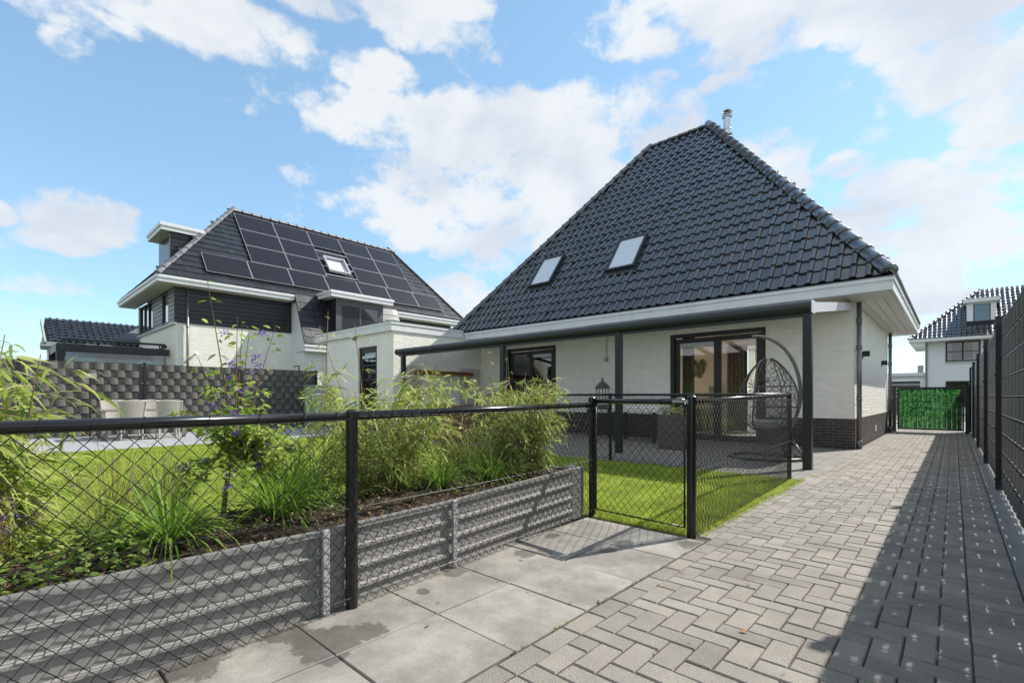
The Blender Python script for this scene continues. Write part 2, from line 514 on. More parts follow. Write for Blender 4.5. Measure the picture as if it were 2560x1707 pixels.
class MB:
    def __init__(s):
        s.v = []
        s.f = []
        s.m = []
        s.smooth = False

    def add(s, verts, faces, mi=0):
        o = len(s.v)
        s.v.extend([tuple(p) for p in verts])
        s.f.extend([tuple(i + o for i in f) for f in faces])
        s.m.extend([mi] * len(faces))
        return s

    def box(s, x0, x1, y0, y1, z0, z1, mi=0):
        v = [(x0, y0, z0), (x1, y0, z0), (x1, y1, z0), (x0, y1, z0), (x0, y0, z1), (x1, y0, z1), (x1, y1, z1), (x0, y1, z1)]
        f = [(0, 3, 2, 1), (4, 5, 6, 7), (0, 1, 5, 4), (1, 2, 6, 5), (2, 3, 7, 6), (3, 0, 4, 7)]
        return s.add(v, f, mi)

    def bbox(s, x0, x1, y0, y1, z0, z1, c=0.004, mi=0):
        """box with chamfered edges all round"""
        c = min(c, (x1 - x0) / 3, (y1 - y0) / 3, (z1 - z0) / 3)
        v = []
        idx = {}
        for X in range(2):
            for Y in range(2):
                for Z in range(2):
                    bx, by, bz = (x0, x1)[X], (y0, y1)[Y], (z0, z1)[Z]
                    sx, sy, sz = (1, -1)[X], (1, -1)[Y], (1, -1)[Z]
                    idx[X, Y, Z, 0] = len(v); v.append((bx, by + sy * c, bz + sz * c))
                    idx[X, Y, Z, 1] = len(v); v.append((bx + sx * c, by, bz + sz * c))
                    idx[X, Y, Z, 2] = len(v); v.append((bx + sx * c, by + sy * c, bz))
        f = []

        def q(a):
            f.append(a)
        for X in range(2):
            a = [idx[X, 0, 0, 0], idx[X, 1, 0, 0], idx[X, 1, 1, 0], idx[X, 0, 1, 0]]
            q(a if X else a[::-1])
        for Y in range(2):
            a = [idx[0, Y, 0, 1], idx[1, Y, 0, 1], idx[1, Y, 1, 1], idx[0, Y, 1, 1]]
            q(a[::-1] if Y else a)
        for Z in range(2):
            a = [idx[0, 0, Z, 2], idx[1, 0, Z, 2], idx[1, 1, Z, 2], idx[0, 1, Z, 2]]
            q(a if Z else a[::-1])
        for Y in range(2):
            for Z in range(2):
                q([idx[0, Y, Z, 1], idx[1, Y, Z, 1], idx[1, Y, Z, 2], idx[0, Y, Z, 2]])
        for X in range(2):
            for Z in range(2):
                q([idx[X, 0, Z, 0], idx[X, 1, Z, 0], idx[X, 1, Z, 2], idx[X, 0, Z, 2]])
        for X in range(2):
            for Y in range(2):
                q([idx[X, Y, 0, 0], idx[X, Y, 1, 0], idx[X, Y, 1, 1], idx[X, Y, 0, 1]])
        for X in range(2):
            for Y in range(2):
                for Z in range(2):
                    q([idx[X, Y, Z, 0], idx[X, Y, Z, 1], idx[X, Y, Z, 2]])
        return s.add(v, f, mi)

    def beam(s, a, b, w, h, mi=0, up=(0, 0, 1)):
        """rectangular bar from a to b, w across, h along up"""
        a = Vector(a); b = Vector(b)
        d = (b - a).normalized()
        u = Vector(up)
        if abs(d.dot(u)) > 0.99:
            u = Vector((0, 1, 0))
        sd_ = d.cross(u).normalized()
        u = sd_.cross(d).normalized()
        v = []
        for p in (a, b):
            for (i, j) in ((-1, -1), (1, -1), (1, 1), (-1, 1)):
                v.append(p + sd_ * (i * w / 2) + u * (j * h / 2))
        return s.add(v, [(3, 2, 1, 0), (4, 5, 6, 7), (0, 1, 5, 4), (1, 2, 6, 5), (2, 3, 7, 6), (3, 0, 4, 7)], mi)

    def tube(s, pts, rad, n=8, mi=0, cap=True):
        pts = [Vector(p) for p in pts]
        rr = rad if isinstance(rad, (list, tuple)) else [rad] * len(pts)
        v = []
        t0 = (pts[1] - pts[0]).normalized()
        ref = Vector((0, 0, 1)) if abs(t0.z) < 0.9 else Vector((1, 0, 0))
        for i, p in enumerate(pts):
            if i == 0:
                t = pts[1] - pts[0]
            elif i == len(pts) - 1:
                t = pts[-1] - pts[-2]
            else:
                t = pts[i + 1] - pts[i - 1]
            t.normalize()
            a = (ref - t * ref.dot(t))
            if a.length < 1e-5:
                a = Vector((1, 0, 0)) - t * t.x
            a.normalize()
            ref = a
            b = t.cross(a)
            for k in range(n):
                th = 2 * math.pi * k / n
                v.append(p + (a * math.cos(th) + b * math.sin(th)) * rr[i])
        f = []
        for i in range(len(pts) - 1):
            for k in range(n):
                k2 = (k + 1) % n
                f.append((i * n + k, i * n + k2, (i + 1) * n + k2, (i + 1) * n + k))
        if cap:
            f.append(tuple(range(n))[::-1])
            f.append(tuple((len(pts) - 1) * n + k for k in range(n)))
        return s.add(v, f, mi)

    def lathe(s, prof, c=(0, 0, 0), n=20, mi=0):
        v = []
        for (r, z) in prof:
            for k in range(n):
                th = 2 * math.pi * k / n
                v.append((c[0] + r * math.cos(th), c[1] + r * math.sin(th), c[2] + z))
        f = []
        for i in range(len(prof) - 1):
            for k in range(n):
                k2 = (k + 1) % n
                f.append((i * n + k, i * n + k2, (i + 1) * n + k2, (i + 1) * n + k))
        return s.add(v, f, mi)

    def quad(s, a, b, c, d, mi=0):
        return s.add([a, b, c, d], [(0, 1, 2, 3)], mi)

    def tmpl(s, V, F, M, mi=0):
        """template verts transformed by matrix M (4x4 numpy)"""
        W = V @ M[:3, :3].T + M[:3, 3]
        return s.add(W.tolist(), F, mi)

    def mesh(s, name, mats, smooth=False):
        me = bpy.data.meshes.new(name)
        me.from_pydata(s.v, [], s.f)
        if not isinstance(mats, (list, tuple)):
            mats = [mats]
        for m in mats:
            me.materials.append(m)
        if len(mats) > 1:
            me.polygons.foreach_set('material_index', s.m)
        if smooth:
            me.polygons.foreach_set('use_smooth', [True] * len(s.f))
        me.update()
        return me


def raw_mesh(name, V, faces_flat, nper, mat, smooth=False):
    """fast mesh from numpy: all faces have nper corners"""
    me = bpy.data.meshes.new(name)
    nv = len(V)
    nf = len(faces_flat) // nper
    me.vertices.add(nv)
    me.vertices.foreach_set('co', np.asarray(V, dtype=np.float32).ravel())
    me.loops.add(len(faces_flat))
    me.loops.foreach_set('vertex_index', np.asarray(faces_flat, dtype=np.int32))
    me.polygons.add(nf)
    me.polygons.foreach_set('loop_start', np.arange(0, nf * nper, nper, dtype=np.int32))
    if smooth:
        me.polygons.foreach_set('use_smooth', np.ones(nf, dtype=bool))
    me.materials.append(mat)
    me.update(calc_edges=True)
    me.validate()
    return me


BASE = {}


def thing(name, label, cat, loc=(0, 0, 0), group=None):
    o = bpy.data.objects.new(name, None)
    C.objects.link(o)
    o.location = loc
    o.empty_display_size = 0.2
    o['label'] = label
    o['category'] = cat
    if group:
        o['group'] = group
    BASE[o.name] = Vector(loc)
    return o


def link(o, parent=None):
    C.objects.link(o)
    if parent is not None:
        o.parent = parent
        if parent.name in BASE:
            o.matrix_parent_inverse = Matrix.Translation(-BASE[parent.name])
    return o


def part(name, mb, mat, parent=None, smooth=False, label=None, kind=None):
    me = mb.mesh(name, mat, smooth) if isinstance(mb, MB) else mb
    o = bpy.data.objects.new(name, me)
    link(o, parent)
    if label:
        o['label'] = label
    if kind:
        o['kind'] = kind
    return o


def solo(name, mb, mat, label, cat, group=None, smooth=False):
    o = part(name, mb, mat, None, smooth)
    o['label'] = label
    o['category'] = cat
    if group:
        o['group'] = group
    return o


def structure(name, mb, mat, smooth=False):
    o = part(name, mb, mat, None, smooth)
    o['kind'] = 'structure'
    return o


def inst(name, me, M, parent, label=None):
    o = bpy.data.objects.new(name, me)
    link(o, parent)
    o.matrix_basis = M
    if label:
        o['label'] = label
    return o


def copy_thing(root, loc, rotz, label):
    """copy of a thing whose parts were built round the origin of its Empty"""
    r = root.copy()
    C.objects.link(r)
    r.location = loc
    r.rotation_euler = (0, 0, rotz)
    r['label'] = label
    for ch in list(root.children):
        c = ch.copy()
        C.objects.link(c)
        c.parent = r
        for g in ch.children:
            d = g.copy()
            C.objects.link(d)
            d.parent = c
    return r


def holes_cells(u0, u1, z0, z1, holes):
    us = sorted(set([u0, u1] + [min(max(h[k], u0), u1) for h in holes for k in (0, 1)]))
    zs = sorted(set([z0, z1] + [min(max(h[k], z0), z1) for h in holes for k in (2, 3)]))
    for a, b in zip(us[:-1], us[1:]):
        for c, d in zip(zs[:-1], zs[1:]):
            if not any(h[0] - 1e-6 <= a and b <= h[1] + 1e-6 and h[2] - 1e-6 <= c and d <= h[3] + 1e-6 for h in holes):
                yield a, b, c, d


def wall_boxes(mb, axis, pos, thick, u0, u1, z0, z1, holes=(), mi=0):
    """wall slab with holes: axis 'y' -> wall in plane y=pos..pos+thick running along x; 'x' -> plane x"""
    for a, b, c, d in holes_cells(u0, u1, z0, z1, holes):
        if axis == 'y':
            mb.box(a, b, min(pos, pos + thick), max(pos, pos + thick), c, d, mi)
        else:
            mb.box(min(pos, pos + thick), max(pos, pos + thick), a, b, c, d, mi)


def brick_cells(u0, u1, z0, z1, holes, bw=0.22, bh=0.0625, j=0.010):
    row = 0
    z = z0
    while z < z1 - 0.02:
        zt = min(z + bh - j, z1)
        u = u0 - (bw / 2 if row % 2 else 0)
        while u < u1:
            segs = [(max(u, u0), min(u + bw - j, u1))]
            for h in holes:
                if zt > h[2] and z < h[3]:
                    ns = []
                    for a, b in segs:
                        if b <= h[0] or a >= h[1]:
                            ns.append((a, b))
                        else:
                            if a < h[0]:
                                ns.append((a, h[0]))
                            if b > h[1]:
                                ns.append((h[1], b))
                    segs = ns
            for a, b in segs:
                if b - a > 0.015:
                    yield a, b, z, zt
            u += bw
        z += bh
        row += 1


def brick_face(mb, axis, pos, nsign, a, b, z0, z1, dep=0.006, ch=0.003, tilt=0.0):
    """one brick face standing proud of a wall plane"""
    p0 = pos
    p1 = pos + nsign * (dep + tilt)
    c = ch

    def P(u, n, z):
        return (u, n, z) if axis == 'y' else (n, u, z)
    v = [P(a, p0, z0), P(b, p0, z0), P(b, p0, z1), P(a, p0, z1), P(a + c, p1, z0 + c), P(b - c, p1, z0 + c), P(b - c, p1, z1 - c), P(a + c, p1, z1 - c)]
    f = [(4, 5, 6, 7), (0, 1, 5, 4), (1, 2, 6, 5), (2, 3, 7, 6), (3, 0, 4, 7)]
    flip = (axis == 'y' and nsign > 0) or (axis == 'x' and nsign < 0)
    if flip:
        f = [t[::-1] for t in f]
    mb.add(v, f)


# ================================================================== GROUND
mb = MB()
mb.quad((-400, -400, -0.10), (400, -400, -0.10), (400, 400, -0.10), (-400, 400, -0.10))
structure('ground', mb, M_ground)

# driveway: joint bed, herringbone pavers, border rows, kerb
mb = MB()
mb.box(-1.47, 0.60, -2.0, 20.2, -0.09, -0.010)
mb.box(-6.0, 8.0, 20.2, 42.0, -0.09, -0.010)
driveway = structure('driveway', mb, M_joint)


def paver_tmpl(L_, W_, h=0.05, c=0.005):
    m = MB()
    x, y = L_ / 2, W_ / 2
    v = [(-x, -y, -h), (x, -y, -h), (x, y, -h), (-x, y, -h), (-x, -y, -c), (x, -y, -c), (x, y, -c), (-x, y, -c),
         (-x + c, -y + c, 0), (x - c, -y + c, 0), (x - c, y - c, 0), (-x + c, y - c, 0)]
    f = [(0, 1, 5, 4), (1, 2, 6, 5), (2, 3, 7, 6), (3, 0, 4, 7), (4, 5, 9, 8), (5, 6, 10, 9), (6, 7, 11, 10), (7, 4, 8, 11), (8, 9, 10, 11)]
    m.add(v, f)
    return m


pavers = []            # (cx, cy, lx, ly)
W = 0.1065
X0, X1 = -1.222, 0.056
nx = int(round((X1 - X0) / W))
Y0 = -1.2
ny = int((20.1 - Y0) / W)
seen = set()
for ix in range(nx):
    for iy in range(ny):
        t = (ix - iy) % 4
        if t in (0, 1):
            a = ix if t == 0 else ix - 1
            key = ('h', a, iy)
            c0, c1 = max(a, 0), min(a + 1, nx - 1)
            if key in seen:
                continue
            seen.add(key)
            pavers.append((X0 + (c0 + c1 + 1) * W / 2, Y0 + (iy + .5) * W, (c1 - c0 + 1) * W, W))
        else:
            b = iy if t == 2 else iy + 1
            key = ('v', ix, b)
            if key in seen:
                continue
            seen.add(key)
            d0, d1 = max(b - 1, 0), min(b, ny - 1)
            pavers.append((X0 + (ix + .5) * W, Y0 + (d0 + d1 + 1) * W / 2, W, (d1 - d0 + 1) * W))
y = Y0
while y < 20.0:       # border row on the left, stretcher bands by the fence
    pavers.append((-1.275, y + .1065, W, .213))
    if y > 3.62:
        pavers.append((-1.275 - W, y + .05, W, .213))
    y += .213
y = Y0
k = 0
while y < 20.1:
    pavers.append((X1 + .1065, y + .053, .213, W))
    y += W
pavers.sort(key=lambda p: (p[0] * p[0] + p[1] * p[1]))


def in_frame(x, y, z=0.0, mrg=0.03):
    f = -math.sin(YAW) * x + math.cos(YAW) * y
    if f < 0.1:
        return False
    u = 0.5 + (x * math.cos(YAW) + y * math.sin(YAW)) / f * 1205 / 2560
    v = 993 / 1707.0 - (z - CAM_H) / f * 1205 / 1707
    return -mrg < u < 1 + mrg and -mrg < v < 1 + mrg


JN = 0.006
tm_cache = {}


def paver_me(lx, ly, k):
    key = (round(lx, 3), round(ly, 3), k)
    if key not in tm_cache:
        m = paver_tmpl(lx - JN, ly - JN)
        tm_cache[key] = m
    return tm_cache[key]


me_cache = {}
stuff = MB()
cnt = 0
for (cx, cy, lx, ly) in pavers:
    dz = random.uniform(-.0022, .0018)
    rx, ry = random.gauss(0, .0045), random.gauss(0, .0045)
    rz = random.gauss(0, .006)
    M = Matrix.Translation((cx + random.gauss(0, .0008), cy + random.gauss(0, .0008), dz)) @ Matrix.Rotation(rz, 4, 'Z') @ Matrix.Rotation(rx, 4, 'X') @ Matrix.Rotation(ry, 4, 'Y')
    t = paver_me(lx, ly, 0)
    if cnt < 300 and in_frame(cx, cy):
        key = (round(lx, 3), round(ly, 3))
        if key not in me_cache:
            me_cache[key] = t.mesh('paver', M_paver)
        inst('paver', me_cache[key], M, driveway)
        cnt += 1
    else:
        stuff.tmpl(np.array(t.v), t.f, np.array(M))
part('paver', stuff, M_paver, driveway, kind='stuff')
# kerb band along the fence
for i in range(22):
    y = -1.2 + i * 1.0
    m = MB().bbox(X1 + .2165, 0.56, y + .003, min(y + .997, 20.15), -.05, 0.004, .006)
    part('kerb_stone', m, M_kerb, driveway)
# far pavement beyond the gate
m = MB()
for i in range(30):
    for j2 in range(12):
        x, y = -5.5 + i * .43, 20.3 + j2 * .65
        m.bbox(x, x + .42, y, y + .64, -.05, -.002 + random.uniform(-.002, .002), .004)
part('paver', m, M_patio, driveway, kind='stuff')

# slab path by the planter
mb = MB()
mb.box(-2.46, -1.335, -2.0, 3.63, -0.09, -0.012)
slab_path = structure('slab_path', mb, M_joint)
SW, SL = 0.516, 0.516
for ci, (xa, xb) in enumerate(((-1.852, -1.338), (-2.37, -1.858))):
    y = -1.1
    while y < 3.5:
        M = Matrix.Translation(((xa + xb) / 2, y + SL / 2, random.uniform(-.003, .003))) @ Matrix.Rotation(random.gauss(0, .004), 4, 'X') @ Matrix.Rotation(random.gauss(0, .004), 4, 'Y')
        gap = .004 if random.random() < .6 else .008
        t = paver_tmpl(xb - xa - .004, SL - gap, .05, .004)
        inst('slab', t.mesh('slab', M_slab), M, slab_path)
        y += SL

# lawn
mb = MB()
mb.box(-12.45, -2.47, -3.0, 7.0, -0.09, -0.004)
mb.box(-2.47, -1.475, 3.64, 7.0, -0.09, -0.004)
lawn = structure('lawn', mb, M_lawnbase)


def blades(regions, name, mat):
    VV = []
    for (x0, x1, y0, y1, n, h0, h1, w) in regions:
        x = rng.uniform(x0, x1, n); y = rng.uniform(y0, y1, n)
        h = rng.uniform(h0, h1, n)
        az = rng.uniform(0, 2 * np.pi, n)
        ln = rng.normal(0, .35, n)
        la = rng.uniform(0, 2 * np.pi, n)
        ww = w * rng.uniform(.7, 1.3, n)
        bx, by = np.cos(az) * ww, np.sin(az) * ww
        tx, ty = x + np.cos(la) * ln * h, y + np.sin(la) * ln * h
        a = np.stack([x - bx, y - by, np.full(n, -.004)], 1)
        b = np.stack([x + bx, y + by, np.full(n, -.004)], 1)
        c = np.stack([tx, ty, h], 1)
        VV.append(np.stack([a, b, c], 1).reshape(-1, 3))
    V = np.concatenate(VV)
    return raw_mesh(name, V, np.arange(len(V)), 3, mat)


me = blades([(-2.95, -1.44, 3.64, 5.4, 30000, .018, .038, .0022), (-4.2, -1.47, 5.4, 6.98, 30000, .018, .036, .0028),
             (-4.2, -2.9, 3.4, 5.4, 16000, .018, .036, .0028), (-7.0, -3.2, -.2, 6.95, 90000, .02, .042, .0042),
             (-12.4, -7.0, -.2, 6.95, 80000, .02, .042, .006), (-1.45, -1.38, 3.66, 7.0, 900, .02, .05, .003), (-2.3, -1.5, 3.60, 3.66, 900, .02, .05, .003)], 'grass', M_grass)
o = part('grass', me, None)
o['kind'] = 'stuff'

# patio under the cover
mb = MB()
mb.box(-12.4, -1.395, 7.0, 11.9, -0.09, -0.010)
patio = structure('patio', mb, M_joint)
pt = paver_tmpl(.594, .594, .04, .004).mesh('patio_tile', M_patio)
for i in range(18):
    for j2 in range(8):
        x, y = -12.1 + i * .6, 7.31 + j2 * .6
        inst('patio_tile', pt, Matrix.Translation((x, y, -.004 + random.uniform(-.001, .001))), patio)

pe = paver_tmpl(.186, .594, .04, .004).mesh('patio_tile', M_patio)
for j2 in range(8):
    inst('patio_tile', pe, Matrix.Translation((-1.4985, 7.31 + j2 * .6, -.004)), patio)

# terrace with the dining set
mb = MB()
mb.box(-17.6, -12.45, -3, 8.24, -0.09, -0.012)
terrace = structure('terrace', mb, M_joint)
tt = paver_tmpl(.792, .792, .04, .004).mesh('terrace_tile', M_terrace)
for i in range(6):
    for j2 in range(13):
        inst('terrace_tile', tt, Matrix.Translation((-12.86 - i * .8, -1.9 + j2 * .8, -.004)), terrace)

# soil bed
def pxy(y):
    return -2.262 - max(0, y - 1.1) * .064


def bed_x(y):
    return pxy(y) - .022


mb = MB()
nxs, nys = 16, 90
vs = []
for i in range(nxs + 1):
    for j2 in range(nys + 1):
        y = -1.6 + j2 * (5.1 / nys)
        fx = bed_x(y)
        x = fx - i * (1.35 / nxs)
        s = i / nxs
        z = .36 - .04 * math.sin(y * 5) * .3 + .05 * math.sin(math.pi * min(s * 1.6, 1)) - max(0, s - .55) * .95
        vs.append((x, y, z + random.gauss(0, .010)))
fs = []
for i in range(nxs):
    for j2 in range(nys):
        a = i * (nys + 1) + j2
        fs.append((a, a + nys + 1, a + nys + 2, a + 1)[::-1])
mb.add(vs, fs)
structure('soil_bed', mb, M_soil, smooth=True)


def soil_z(x, y):
    fx = bed_x(y)
    s = min(max((fx - x) / 1.35, 0), 1)
    return .36 - .04 * math.sin(y * 5) * .3 + .05 * math.sin(math.pi * min(s * 1.6, 1)) - max(0, s - .55) * .95


mb = MB()
for i in range(2600):
    y = random.uniform(-.3, 3.5)
    fx = bed_x(y) - .005
    x = fx - random.uniform(0, 1) ** 1.6 * .9
    z = soil_z(x, y) + random.uniform(.004, .02)
    l, w = random.uniform(.012, .05), random.uniform(.003, .010)
    a = random.uniform(0, 6.28)
    e = random.gauss(0, .3)
    d = Vector((math.cos(a), math.sin(a), e))
    sd_ = Vector((-math.sin(a), math.cos(a), random.gauss(0, .4))) * w
    p = Vector((x, y, z))
    mb.add([p - sd_ * .3, p + d * l * .5 - sd_, p + d * l, p + d * l * .5 + sd_ + Vector((0, 0, .004))], [(0, 1, 2, 3)])
o = part('mulch', mb, M_mulch)
o['kind'] = 'stuff'

# ================================================================== MAIN HOUSE
house = thing('white_house', 'white brick house with a steep black tiled hip roof and a steel flue', 'house', (-7, 15.3, 0))
EY, EZ = 11.05, 3.25
RY, RZ = 16.10, 9.95
RXL, RXR = -8.06, -5.91
XL, XR = -13.02, -0.82
BY = 19.57
WX0, WX1, WYF, WYB = -12.4, -1.5, 11.89, 18.68
D1 = (-5.387, -3.133, 0.0, 2.65)
D2 = (-11.169, -9.065, 0.0, 2.67)
wall = MB()
wall_boxes(wall, 'y', WYF, .3, WX0, WX1, -.05, 3.0, [D1, D2])
wall_boxes(wall, 'x', WX1, -.3, WYF + .3, WYB, -.05, 3.0, [])
wall_boxes(wall, 'y', WYB, -.3, WX0, WX1 - .3, -.05, 3.0, [(-7.6, -1.95, 0, 2.75)])
wall_boxes(wall, 'x', WX0, .3, WYF + .3, WYB - .3, -.05, 3.0, [])
main_wall = part('wall', wall, M_whitebrick, house, label='white painted brick wall')
wb = MB()
db_stuff = MB()
darks = []
for a, b, z0, z1 in brick_cells(WX0 + .003, WX1, 0.61, 2.99, [D1, D2]):
    brick_face(wb, 'y', WYF, -1, a, b, z0, z1, .005, .0035, random.uniform(-.001, .0015))
for a, b, z0, z1 in brick_cells(WYF - .005, WYB, 0.61, 2.99, []):
    brick_face(wb, 'x', WX1, 1, a, b, z0, z1, .005, .0035, random.uniform(-.001, .0015))
part('brick', wb, M_whitebrick, main_wall, kind='stuff')
for a, b, z0, z1 in brick_cells(WX0 + .003, WX1, 0.0, 0.61, [D1, D2]):
    darks.append(('y', WYF, -1, a, b, z0, z1))
for a, b, z0, z1 in brick_cells(WYF - .008, WYB, 0.0, 0.61, []):
    darks.append(('x', WX1, 1, a, b, z0, z1))
plinth = MB()
wall_boxes(plinth, 'y', WYF - .002, .001, WX0, WX1 + .002, -.03, .61, [D1, D2])
wall_boxes(plinth, 'x', WX1 + .002, -.001, WYF - .002, WYB, -.03, .61, [])
plinth = part('plinth', plinth, M_mortar, house, label='dark brown brick plinth')
darks.sort(key=lambda d: 0 if (d[0] == 'x' or d[4] > -3.0) else 1)
n_ind = 0
for i, d in enumerate(darks):
    if n_ind < 300 and (d[0] == 'x' or d[3] > -3.2):
        m = MB()
        brick_face(m, *d, .010, .002, random.uniform(-.001, .002))
        part('brick', m, M_darkbrick, plinth)
        n_ind += 1
    else:
        brick_face(db_stuff, *d, .010, .002, random.uniform(-.001, .002))
part('brick', db_stuff, M_darkbrick, plinth, kind='stuff')

# annex with flat roof
AY, AX0, AX1 = 8.257, -16.54, -12.4
AD = (-14.424, -13.302, 0.0, 2.67)
annex = thing('white_annex', 'flat roofed white brick annex with one narrow dark glazed door', 'annex', (-14.5, 10, 0))
wall = MB()
wall_boxes(wall, 'y', AY, .25, AX0, AX1, -.05, 3.06, [AD])
wall_boxes(wall, 'x', AX1, -.25, AY + .25, WYF + .3, -.05, 3.06, [])
wall_boxes(wall, 'x', AX0, .25, AY + .25, 15.5, -.05, 3.06, [])
wall.box(AX0, AX1, 15.5, 15.75, -.05, 3.06)
awall = part('wall', wall, M_whitebrick, annex)
wb = MB()
for a, b, z0, z1 in brick_cells(AX0, AX1 + .006, 0, 3.05, [AD]):
    brick_face(wb, 'y', AY, -1, a, b, z0, z1, .006, .0035, random.uniform(-.001, .0015))
for a, b, z0, z1 in brick_cells(AY - .005, WYF - .006, 0, 3.05, []):
    brick_face(wb, 'x', AX1, 1, a, b, z0, z1, .006, .0035, random.uniform(-.001, .0015))
part('brick', wb, M_whitebrick, awall, kind='stuff')
fa = MB()
fa.box(-17.25, -12.352, 8.15, 8.21, 3.05, 3.25)
fa.box(-17.27, -12.330, 8.13, 8.21, 3.25, 3.325)
fa.box(-12.40, -12.352, 8.21, 11.035, 3.05, 3.25)
fa.box(-12.41, -12.330, 8.21, 11.020, 3.25, 3.325)
fa.box(-17.25, -17.20, 8.21, 15.9, 3.05, 3.25)
fa.box(-17.27, -17.20, 8.21, 15.9, 3.25, 3.325)
part('fascia', fa, M_fascia, annex)
m = MB(); m.box(-17.20, -12.41, 8.21, 15.9, 3.06, 3.30)
part('flat_roof', m, M_lgrey, annex)
m = MB(); m.box(-17.28, -12.320, 8.12, 8.20, 3.328, 3.345); m.box(-12.40, -12.320, 8.20, 11.02, 3.328, 3.345)
part('roof_edge_trim', m, M_frame, annex)


def window_unit(mb_frame, axis, pos, nsign, u0, u1, z0, z1, fw=.07, dep=.06, mull=(), trans=()):
    """frame bars in a plane; mull: vertical bar centres, trans: horizontal bar centres"""
    def B(a, b, c, d, e=0):
        lo, hi = sorted((pos + nsign * e, pos - nsign * dep))
        if axis == 'y':
            mb_frame.box(a, b, lo, hi, c, d)
        else:
            mb_frame.box(lo, hi, a, b, c, d)
    B(u0, u0 + fw, z0, z1)
    B(u1 - fw, u1, z0, z1)
    B(u0 + fw, u1 - fw, z1 - fw, z1)
    B(u0 + fw, u1 - fw, z0, z0 + fw)
    for x in mull:
        B(x - fw * .5, x + fw * .5, z0 + fw, z1 - fw, -.003)
    for zz in trans:
        B(u0 + fw, u1 - fw, zz - fw * .25, zz + fw * .25, -.006)


def pane(mb, axis, pos, u0, u1, z0, z1, th=.012):
    if axis == 'y':
        mb.box(u0, u1, pos, pos + th, z0, z1)
    else:
        mb.box(pos - th, pos, u0, u1, z0, z1)


# annex door
ad = MB()
window_unit(ad, 'y', AY + .05, -1, AD[0], AD[1], 0.0, AD[3], .07, .07)
window_unit(ad, 'y', AY + .07, -1, AD[0] + .072, AD[1] - .072, 0.02, AD[3] - .075, .11, .06, (), (2.08, 1.62, 1.14, .66))
adoor = part('door', ad, M_frame, annex)
m = MB(); pane(m, 'y', AY + .10, AD[0] + .15, AD[1] - .15, .05, 2.52)
part('pane', m, M_glassdark, adoor)
m = MB(); m.box(AD[1] - .17, AD[1] - .125, AY + .035, AY + .066, .95, 1.35); m.beam((AD[1] - .30, AY + .01, 1.17), (AD[1] - .135, AY + .01, 1.17), .02, .02); m.beam((AD[1] - .14, AY + .07, 1.17), (AD[1] - .14, AY, 1.17), .02, .02)
part('handle', m, M_alu, adoor)
m = MB(); m.box(AD[0] + .2, AD[1] - .17, AY + .03, AY + .075, 2.30, 2.38)
part('vent_grille', m, M_lgrey, adoor)
m = MB()
m.box(-16.2, -12.7, 12.0, 12.05, 0, 3); m.box(-16.2, -16.15, 8.6, 12, 0, 3); m.box(-12.72, -12.68, 8.6, 12, 0, 3)
m.box(-14.6, -13.1, 9.3, 9.7, .9, .95); m.box(-14.6, -13.1, 9.3, 9.7, 1.5, 1.55); m.box(-14.0, -13.6, 9.35, 9.6, .95, 1.25)
part('storage_interior', m, M_cushion, annex)
m = MB(); m.box(-14.63, -14.51, AY - .10, AY - .006, 2.93, 3.045); m.box(-14.61, -14.53, AY - .12, AY - .10, 2.95, 3.03)
part('wall_lamp', m, M_zinc, annex)

# eaves of the house
fa = MB()
fa.box(-12.32, XR + .01, 11.04, 11.08, 3.0, 3.17)
fa.box(-12.32, XR + .035, 11.015, 11.09, 3.17, 3.235)
fa.box(XR - .03, XR + .01, 11.08, BY, 3.0, 3.17)
fa.box(XR - .03, XR + .035, 11.09, BY + .03, 3.17, 3.235)
fa.box(-2.5, XR - .03, BY - .04, BY, 3.0, 3.17)
fa.box(-2.5, XR - .03, BY - .04, BY + .03, 3.17, 3.235)
part('fascia', fa, M_fascia, house, label='broad white eaves board')
m = MB(); m.box(-12.32, XR + .045, 11.005, 11.095, 3.238, 3.25); m.box(XR - .02, XR + .045, 11.095, BY + .04, 3.238, 3.25)
part('eaves_trim', m, M_zinc, house)
so = MB()
nb = 5
for i in range(nb):
    a, b = 11.085 + i * (WYF - .006 - 11.085) / nb, 11.085 + (i + 1) * (WYF - .006 - 11.085) / nb
    so.box(-12.32, XR - .035, a + .002, b - .002, 2.985 + (.002 if i % 2 else 0), 3.01)
for i in range(4):
    a, b = WX1 + .007 + i * (XR - .035 - WX1) / 4, WX1 + (i + 1) * (XR - .035 - WX1) / 4
    so.box(a + .002, b - .002, WYF - .004, BY - .05, 2.985 + (.002 if i % 2 else 0), 3.01)
part('soffit', so, M_soffit, house)

# roof planes (underlay) and tiles
rf = MB()
A_, B_, Cc, Dd = (XL, EY, EZ), (XR, EY, EZ), (RXR, RY, RZ), (RXL, RY, RZ)
E_, F_ = (XR, BY, EZ), (XL, BY, EZ)
rf.quad(A_, B_, Cc, Dd)
rf.quad(B_, E_, Cc, Cc) if False else rf.add([B_, E_, Cc], [(0, 1, 2)])
rf.add([F_, A_, Dd], [(0, 1, 2)])
# rear slope left out, unseen, so that sun reaches the rooms behind the doors
roof = part('roof', rf, M_under, house)


